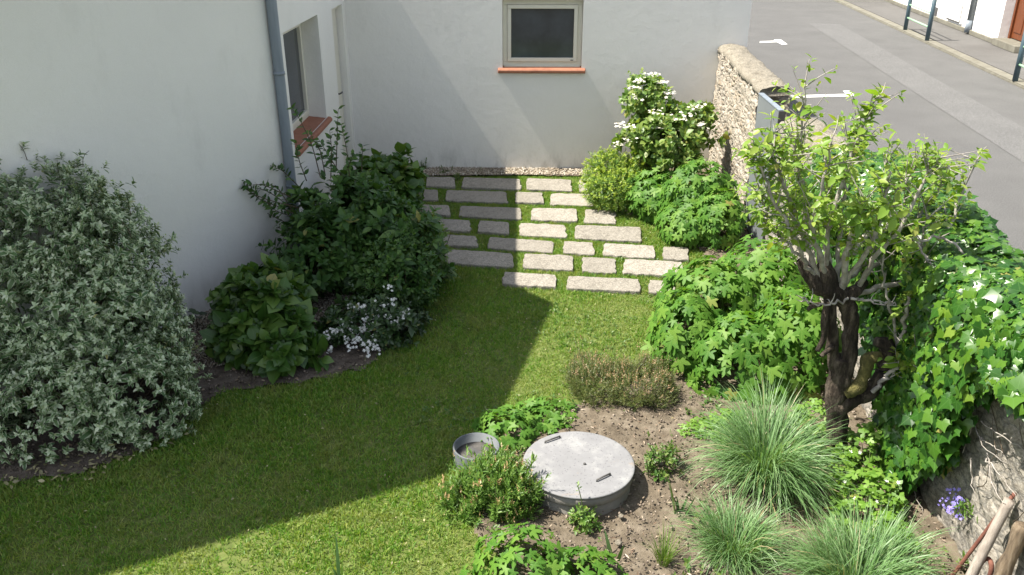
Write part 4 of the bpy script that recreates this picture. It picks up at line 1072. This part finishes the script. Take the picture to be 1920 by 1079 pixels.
# grasses
def tuft(name, label, cat, base, n, length, width, r0, lean, mat, group=None, droop=1.0, part='blades', seg=7):
    root = thing(name, label, cat, base, group)
    b = np.array(base)
    az = rng.uniform(0, 2 * np.pi, n); ln = length * rng.uniform(.4, 1.2, n) * (1 + .14 * np.sin(az * 2 + base[0] * 7) + .1 * np.sin(az * 5))
    tilt = np.abs(rng.normal(0, lean, n)) + .05
    pos = b + np.stack((np.cos(az), np.sin(az), np.zeros(n)), 1) * (r0 * np.sqrt(rng.random(n)))[:, None]
    hd_ = np.stack((np.cos(az), np.sin(az), np.zeros(n)), 1) + rng.normal(0, .45, (n, 3)) * (1, 1, 0)
    hd_ = norm(hd_)
    side = np.cross(hd_, np.tile((0, 0, 1.0), (n, 1)))
    side = norm(side + rng.normal(0, .35, (n, 3)))
    dr = droop * rng.uniform(.35, 1.7, n)
    V = np.zeros((n, seg * 2 + 1, 3)); p = pos.copy(); U = []
    for k in range(seg + 1):
        f = k / seg
        ang = tilt + dr * f ** 1.6
        w = width * (1 - f ** 2.5) * .5 * (0.6 + .4 * min(1, f * 4))
        if k < seg: V[:, 2 * k] = p - side * w; V[:, 2 * k + 1] = p + side * w; U += [(-1, f), (1, f)]
        else: V[:, 2 * k] = p; U.append((0, f))
        p = p + (hd_ * np.sin(ang)[:, None] + np.array((0, 0, 1.0)) * np.cos(ang)[:, None]) * (ln / seg)[:, None]
    V[:, :, 2] = np.maximum(V[:, :, 2], .015)
    Fc = [(2 * k, 2 * k + 1, 2 * k + 3, 2 * k + 2) for k in range(seg - 1)] + [(2 * seg - 2, 2 * seg - 1, 2 * seg)]
    nv = seg * 2 + 1; fl_ = np.array([i for f in Fc for i in f])
    loops = (fl_[None, :] + (np.arange(n) * nv)[:, None]).ravel()
    cut = int(n * .975) if group and 'ornamental' in group else n
    def put(nm, a, b, mt):
        k = b - a; lp = (fl_[None, :] + (np.arange(k) * nv)[:, None]).ravel()
        mesh_np(nm, V[a:b].reshape(-1, 3), lp, np.tile([len(f) for f in Fc], k), mt, root, np.tile(np.array(U), (k, 1)))
    put(part, 0, cut, mat)
    if cut < n: put('dead_blades', cut, n, L['straw_blade'])
    return root
gg = 'striped ornamental grasses by the old wall'
tuft('ornamental_grass', 'biggest arching striped grass clump in front of the pear trunk', 'ornamental grass', gbase(1430, 905), 2700, .60, .0068, .15, .36, L['reed'], gg, 1.75)
tuft('ornamental_grass', 'smaller striped grass clump just below the biggest one', 'ornamental grass', gbase(1375, 1045), 1300, .37, .0055, .13, .38, L['reed'], gg, 1.6)
tuft('ornamental_grass', 'striped grass clump cut by the bottom edge before the old wall', 'ornamental grass', gbase(1600, 1120), 2500, .46, .0062, .20, .38, L['reed'], gg, 1.6)
tuft('grass_tuft', 'thin upright yellow-green grass tuft on the soil', 'grass tuft', gbase(1243, 1062), 170, .24, .004, .035, .18, L['pale'], None, .7)
def sword(label, base, n, ln, lean=.12):
    return tuft('iris_plant', label, 'plant', base, n, ln, .026, .04, lean, L['iris'], 'sword-leaved iris plants', .15, 'leaves')
sword('iris blades with dry base right of the well cover', gbase(1272, 968), 8, .26)
sword('iris blades on the lawn at the bottom edge', gbase(636, 1092), 5, .22, .06)
sword('iris blades leaning on the soil above the bottom leafy clump', gbase(1150, 1050), 6, .16, .25)

def weed(label, box, Y, n, size, mat, tm=T_SMALL, nm='small_plant', k=6, base=None):
    x0, y0, x1, y1 = box
    base = base or gbase((x0 + x1) / 2, y1 - 4)
    return shrub(nm, label, 'plant', [gblob(x0, y0, x1, y1)], n, k, .05, size, tm, mat, base, 1.1, shell=.3, lump=.25, nst=14, stemmat='gstem', seed=int(x0), st_r=.004)
weed('small leafy weed standing right of the well cover', (1205, 820, 1290, 910), 4.95, 90, .032, L['weed'])
weed('small bright weed before the near rim of the well cover', (1060, 940, 1130, 1010), 4.28, 80, .036, L['hebe'])
weed('small weed at the wall foot left of the slabs', (820, 316, 850, 332), 11.6, 26, .03, L['weed'])
weed('tiny weed in the gravel behind the first slab', (848, 322, 868, 340), 11.2, 20, .03, L['weed'])
weed('tiny dark weed in the gravel under the house wall shade', (875, 320, 905, 332), 11.7, 20, .03, L['weed'])
weed('dark weed tuft at the wall foot beside the hydrangea', (775, 306, 802, 324), 11.7, 26, .035, L['weed'])
# strawberry patch
sb = [gblob(1575, 890, 1690, 1000), gblob(1590, 800, 1655, 900), gblob(1500, 770, 1560, 850)]
root = thing('strawberry_patch', 'bright low strawberry plants at the foot of the old wall', 'plant', gbase(1625, 980))
P, D = blob_points(sb[:2] + [gblob(1560, 930, 1680, 1030), gblob(1540, 840, 1610, 930), gblob(1630, 960, 1700, 1050)], 900, .2, .2, 6, .04, .3, 13)
z = norm(D * .4 + (-.1, -.2, .9) + rng.normal(0, .3, D.shape)); y = norm(rng.normal(size=D.shape) * (1, 1, .3))
scatter('foliage', T_TREFOIL, P, y, z, rng.uniform(.035, .062, len(P)), L['straw'], root); stems_to(P, gbase(1625, 960), 30, .004, .002, 'gstem', root)
s_ = rng.choice(len(P), 12, replace=False); nz = norm(rng.normal(0, .3, (12, 3)) + (0, -.3, 1)); scatter('flowers', T_FLOWER, P[s_] + nz * .03, norm(np.cross(nz, unit(12))), nz, np.full(12, .014), M['white'], root)
root = thing('low_plant', 'low bright green leaves behind the biggest striped grass', 'plant', gbase(1520, 800))
P, D = blob_points([gblob(1275, 785, 1350, 830), gblob(1330, 775, 1420, 840), gblob(1480, 760, 1560, 850)], 520, .2, .2, 6, .04, .3, 14)
scatter('foliage', T_TREFOIL, P, norm(rng.normal(size=D.shape) * (1, 1, .3)), norm(D * .4 + (-.1, -.2, .9) + rng.normal(0, .3, D.shape)), rng.uniform(.03, .055, len(P)), L['straw'], root)

# ------------------------------------------------------------------ ivy over the old wall
root = thing('ivy', 'glossy green ivy spilling over the old wall behind the pear tree', 'ivy', (SX0, 5.3, 0))
IX = SX0 - .12
ivp = [AtX(x, y, IX) for x, y in [(1500, 330), (1560, 310), (1640, 280), (1800, 300), (1960, 420), (2100, 500), (2100, 640), (1930, 690), (1860, 735), (1820, 770), (1800, 840), (1770, 880), (1730, 885), (1700, 925), (1665, 880), (1650, 800), (1640, 640), (1600, 560), (1560, 480), (1510, 420)]]
ivpoly = [(p[1], min(p[2], 1.6)) for p in ivp]
ivpoly_lo = [(p[1], p[2]) for p in ivp]
nI = 19000
yy = rng.uniform(2.2, 8.2, nI); zz = rng.uniform(.0, 1.62, nI)
ok = in_poly(yy, zz, ivpoly_lo); yy, zz = yy[ok], zz[ok]
q = np.stack((np.zeros(len(yy)), yy, zz), 1)
th = .10 + .12 * (sines(q, 4, 41) * .5 + .5) + .07 * (zz / 1.6) + .05 * sines(q, 11, 42)
xx = SX0 - th * rng.uniform(.35, 1.0, len(yy))
ik = ~((sines(q, 15, 51) + .7 * sines(q, 31, 52) < -.45) & (SX0 - xx > .62 * th)); yy, zz, xx = yy[ik], zz[ik], xx[ik]
Pf = np.stack((xx, yy, zz), 1); Df = norm(np.stack((-np.ones(len(yy)), -.25 * np.ones(len(yy)), .35 * np.ones(len(yy))), 1) + rng.normal(0, .28, (len(yy), 3)))
# crown of ivy over the top and road side
nT = 12000
yt = rng.uniform(2.2, 7.6, nT); at = rng.uniform(-.15, math.pi + .5, nT)
cx = SX0 + .19; rr = .40 + .12 * sines(np.stack((at * 0, yt, at), 1), 4.2, 43) + .07 * sines(np.stack((at, yt, at), 1), 9, 44)
fade = np.clip((7.7 - yt) / .6, .35, 1)
rr = rr * rng.uniform(.8, 1.0, nT)
Pt = np.stack((cx - np.cos(at) * rr * 1.05 * fade, yt, 1.47 + np.sin(at) * rr * .62 * fade - np.where(at > math.pi, (at - math.pi) * .9, 0)), 1)
Dt = norm(np.stack((-np.cos(at) * .7 - .35, rng.normal(-.25, .2, nT), np.sin(at) + .5), 1) + rng.normal(0, .33, (nT, 3)))
P = np.concatenate((Pf, Pt)); D = np.concatenate((Df, Dt))
n = len(P); y = norm(np.array((0, -.1, -1.0)) + rng.normal(0, .45, (n, 3))); z = norm(D)
y = norm(y - z * np.sum(y * z, 1)[:, None])
# leaves on top point outwards
S = .056 * rng.uniform(.5, 1.5, n) * (1 + .22 * sines(P, 2.5, 61))
yng = (rng.random(n) < .17) & (P[:, 2] > .9)
scatter('foliage', T_IVY, P[~yng], y[~yng], z[~yng], S[~yng], L['ivy'], root)
scatter('young_foliage', T_IVY, P[yng] - (.02, 0, 0), y[yng], z[yng], S[yng] * .8, L['ivy_young'], root)
tb = Tubes()
for q in ([(1788, 680), (1810, 760), (1835, 820), (1850, 850), (1890, 870)], [(1820, 750), (1825, 800), (1805, 850)], [(1850, 850), (1858, 900), (1870, 930), (1885, 945)], [(1760, 640), (1790, 690)], [(1838, 820), (1880, 850)], [(1850, 860), (1905, 930)], [(1820, 860), (1822, 900), (1830, 940)], [(1870, 820), (1910, 812)], [(1840, 790), (1925, 850)], [(1700, 890), (1730, 960)]):
    pth = smooth_path([AtX(x, y_, SX0 - .055 - .05 * rng.random()) for x, y_ in q], 12); pth[1:-1] += rng.normal(0, .006, (10, 3)); tb = Tubes(); tb.add(pth, [.005, .0016], 5, cap=False); tb.build('dry_stem', M['twig'], root)
for k in range(14):
    tb = Tubes(); y0_ = rng.uniform(2.6, 6.6); z0_ = rng.uniform(.05, .9); pth = [(SX0 - .045, y0_, z0_)]
    for j in range(7): pth.append((SX0 - .045 - .01 * rng.random(), pth[-1][1] + rng.normal(0, .06), pth[-1][2] + rng.uniform(.02, .1)))
    tb.add(smooth_path(pth, 14), [.003, .0015], 4, cap=False); tb.build('root_stem', M['stem'], root)

# violet bellflower growing from the wall
root = thing('bellflower', 'small violet bellflower growing out of the old wall', 'plant', AtX(1795, 950, SX0 - .03))
for (x, y_, w) in ((1786, 921, 5), (1790, 945, 9), (1783, 957, 8), (1798, 938, 4), (1803, 968, 4), (1768, 942, 4)):
    e = AtX(x, y_, SX0 - .07); n_ = w * 2; nz = norm(rng.normal(0, .4, (n_, 3)) + (-1, -.5, .3))
    scatter('flower_spray', T_FLOWER, e + rng.normal(0, .016, (n_, 3)), norm(np.cross(nz, unit(n_))), nz, rng.uniform(.008, .013, n_), M['purple'], root)
e = AtX(1808, 948, SX0 - .05); P = e + rng.normal(0, .022, (60, 3)); scatter('foliage', T_NARROW, P, norm(rng.normal(0, .6, (60, 3)) + (0, 0, -.7)), unit(60), np.full(60, .05), L['hebe'], root)

# ------------------------------------------------------------------ pear tree
TY = 5.0
pt_ = thing('pear_tree', 'old pollarded pear tree with dark knotted trunk and grey twiggy crown', 'tree', gbase(1568, 875))
K = .0034
def tp(q, Y=TY, dY=0): return [AtY(p[0], p[1], Y + (p[2] if len(p) > 2 else 0) + dY) for p in q]
tb = Tubes()
tb.add(smooth_path(tp([(1565, 905), (1567, 850), (1570, 800), (1566, 750), (1574, 700), (1578, 670)]), 90), [27 * K, 20 * K, 19 * K, 19 * K, 21 * K, 20 * K], 26, .16)
tb.add(smooth_path(tp([(1570, 720), (1562, 660), (1558, 600), (1556, 560), (1548, 530)]), 80), [14 * K, 11 * K, 11 * K, 12 * K, 15 * K], 22, .2)
tb.add(smooth_path(tp([(1578, 720, -.02), (1594, 660, -.02), (1597, 610), (1588, 570), (1572, 545)]), 80), [15 * K, 14 * K, 14 * K, 16 * K, 15 * K], 22, .2)
tb.add(smooth_path(tp([(1585, 560), (1560, 545), (1535, 540), (1520, 515)]), 22), [17 * K, 18 * K, 16 * K, 12 * K], 16, .18)
tb.add(smooth_path(tp([(1545, 545), (1520, 520), (1506, 500), (1498, 488)]), 18), [16 * K, 13 * K, 10 * K, 6 * K], 12, .16)
tb.add(smooth_path(tp([(1548, 545), (1552, 515), (1545, 495)]), 14), [20 * K, 18 * K, 12 * K], 14, .2)
tb.add(smooth_path(tp([(1585, 560), (1605, 545), (1618, 530, .1)]), 14), [17 * K, 13 * K, 9 * K], 12, .16)
tb.add(smooth_path(tp([(1552, 565, -.05), (1546, 600, -.06), (1545, 635, -.05), (1533, 658, -.04)]), 16), [7 * K, 7 * K, 6 * K, 5 * K], 9, .2)
tb.add(smooth_path(tp([(1540, 570, -.05), (1520, 575, -.05), (1515, 582, -.05)]), 8), [5 * K, 4 * K], 7, .2)
tb.add(smooth_path(tp([(1562, 650, -.05), (1548, 660, -.07), (1540, 668, -.07)]), 8), [6 * K, 4 * K], 7, .2)
tb.add(smooth_path(tp([(1660, 690), (1668, 670), (1662, 645), (1640, 640)]), 16), [17 * K, 18 * K, 15 * K, 9 * K], 12, .25)
tb.add(smooth_path(tp([(1570, 760), (1600, 745), (1632, 738), (1655, 700)]), 22), [22 * K, 18 * K, 15 * K, 15 * K], 14, .16)
trunk = tb.build('trunk', M['bark'], pt_)
tb = Tubes()
tb.add(smooth_path(tp([(1584, 738, -.05), (1612, 726, -.06), (1622, 700, -.05), (1628, 672, -.04), (1652, 668, -.03)]), 26), [11 * K, 13 * K, 12 * K, 13 * K, 10 * K], 14, .25)
tb.build('mossy_limb', M['moss'], pt_)
br = [
    ([(1540, 530), (1500, 440, -.1), (1478, 380, -.15), (1452, 300, -.2), (1438, 240, -.2)], 6),
    ([(1550, 535), (1528, 450, .1), (1508, 375, .15), (1492, 290, .2), (1488, 250, .2)], 7),
    ([(1548, 515), (1552, 430, -.1), (1578, 350, -.1), (1606, 262, -.1), (1642, 185, -.1)], 6),
    ([(1578, 545), (1590, 470, -.2), (1606, 410, -.25), (1617, 372, -.3)], 8),
    ([(1568, 535), (1576, 430, .2), (1582, 365, .2), (1597, 285, .25), (1610, 240, .25)], 6),
    ([(1556, 525), (1600, 468, .1), (1652, 412, .2), (1702, 335, .2), (1735, 295, .2)], 8),
    ([(1600, 552), (1680, 535, .1), (1740, 485, .1), (1785, 420, .15), (1832, 300, .2)], 7),
    ([(1530, 520), (1500, 470, -.2), (1442, 352, -.25), (1412, 290, -.3)], 5),
    ([(1522, 508), (1505, 400, 0), (1500, 300, 0), (1508, 165, 0)], 5),
    ([(1684, 660), (1702, 575, -.1), (1722, 500, -.1), (1738, 412, -.1)], 6),
    ([(1684, 655), (1668, 570), (1655, 520), (1660, 470)], 4),
    ([(1560, 520), (1545, 455, .2), (1555, 380, .25), (1545, 300, .3)], 7),
    ([(1612, 535), (1650, 470, -.2), (1690, 430, -.2), (1745, 320, -.2), (1762, 290, -.2)], 6),
    ([(1560, 540), (1620, 500, .3), (1700, 380, .35), (1700, 300, .4)], 6),
    ([(1636, 735, -.05), (1680, 690, -.1), (1725, 650, -.15)], 6),
    ([(1690, 690, -.1), (1730, 680, -.15), (1765, 676, -.2)], 3),
    ([(1710, 450, -.2), (1780, 448, -.2), (1815, 490, -.25), (1835, 525, -.25)], 3.5),
    ([(1718, 450, -.2), (1745, 500, -.25), (1780, 545, -.3)], 3),
    ([(1740, 560, -.1), (1790, 640, -.15), (1815, 700, -.2)], 4),
    ([(1590, 560, -.15), (1560, 572, -.2), (1520, 570, -.2), (1505, 560, -.2)], 3),
    ([(1595, 560, -.15), (1640, 565, -.2), (1680, 572, -.2)], 3.5),
    ([(1520, 500), (1470, 450, .1), (1440, 420, .1), (1425, 355, .1)], 4),
    ([(1610, 535), (1660, 480, .3), (1730, 400, .4), (1790, 310, .4)], 6),
    ([(1580, 540), (1640, 450, -.3), (1660, 380, -.4), (1665, 300, -.4)], 6),
    ([(1550, 520), (1520, 430, -.3), (1540, 350, -.35), (1560, 260, -.35)], 6),
    ([(1540, 520), (1480, 430, .3), (1450, 380, .4), (1470, 270, .4)], 6),
]
tb = Tubes(); tw = Tubes(); tips = []; tdir = []
for q, r in br:
    path = smooth_path(tp(q), 22); path[2:-1] += rng.normal(0, .008, (19, 3))
    tb = Tubes(); tb.add(path, [r * K * .82, r * K * .6, 1.3 * K], 8, .06, cap=False); tb.build('branch', M['twig'], pt_)
    bare = r < 5 and q[-1][1] > 360
    m_ = 31 if not bare else 9
    for _ in range(m_):
        f = int(rng.integers(6, 22)) if not bare else int(rng.integers(4, 22))
        s0 = path[min(f, 21)]; t_ = path[min(21, f + 1)] - path[f - 1]; t_ /= np.linalg.norm(t_) + 1e-9
        d_ = t_ * .6 + unit(1)[0] * 1.0 + np.array((0, 0, .3)); d_ /= np.linalg.norm(d_)
        ln = rng.uniform(.05, .24) * (1 if not bare else .4)
        e = s0 + d_ * ln + np.array((0, 0, .01))
        tw.add(smooth_path([s0, (s0 + e) / 2 + rng.normal(0, .01, 3), e], 5), [1.3 * K, .5 * K], 4, cap=False)
        if not bare:
            nl = int(rng.integers(1, 5))
            for j in range(nl):
                w = (j + 1) / nl; tips.append(s0 + (e - s0) * w + rng.normal(0, .012, 3)); tdir.append(d_ * .6 + np.array((0, 0, .5)))
        else:
            if rng.random() < .15: tips.append(e); tdir.append(d_)
    if not bare: tips.append(path[-1]); tdir.append(np.array((0, 0, 1.0)))
tw.build('twig', M['twig'], pt_)
tips = np.array(tips); tdir = np.array(tdir)
pos, yd, zd, sz = shoots(tips, norm(tdir), 3, .03, 1.25, .060, .5, .35, .2)
yd = norm(yd + np.array((0, 0, -.3)))
scatter('foliage', T_OVAL, pos, yd, zd, sz, L['pear'], pt_)

# ------------------------------------------------------------------ old poles leaning on the wall
def pole(name, label, q, r, mat, cat, seg=12, lump=.05):
    root_p = [np.array(p) for p in q]
    tb = Tubes(); tb.add(smooth_path(root_p, 20), r, seg, lump)
    o = tb.build(name, mat); return tag(o, label, cat, 'old poles leaning against the wall')
pole('wooden_pole', 'smooth grey wooden pole leaning on the old wall', [G(1785, 1150), AtX(1893, 938, SX0 - .06)], [.028, .026], M['greywood'], 'pole', 16, .03)
pole('iron_bar', 'thin rusty iron bar leaning behind the grey pole', [G(1755, 1120), AtX(1903, 925, SX0 - .03)], [.011, .011], M['rust'], 'bar', 8, .05)
pole('rotten_post', 'split brown rotten post at the right edge below the grey pole', [G(1830, 1180), AtX(1920, 985, SX0 - .05)], [.045, .04], M['oldwood'], 'post', 12, .2)
tb = Tubes(); p = AtX(1850, 1050, SX0 - .10)
tb.add(smooth_path([p + np.array((0, .05, -.14)), p + np.array((0, .03, -.02)), p + np.array((0, -.02, .03)), p + np.array((0, -.06, .0)), p + np.array((0, -.06, -.06))], 14), .013, 8, .1)
tag(tb.build('iron_hook', M['rust']), 'bent rusty iron hook between the grey pole and the rotten post', 'hook')
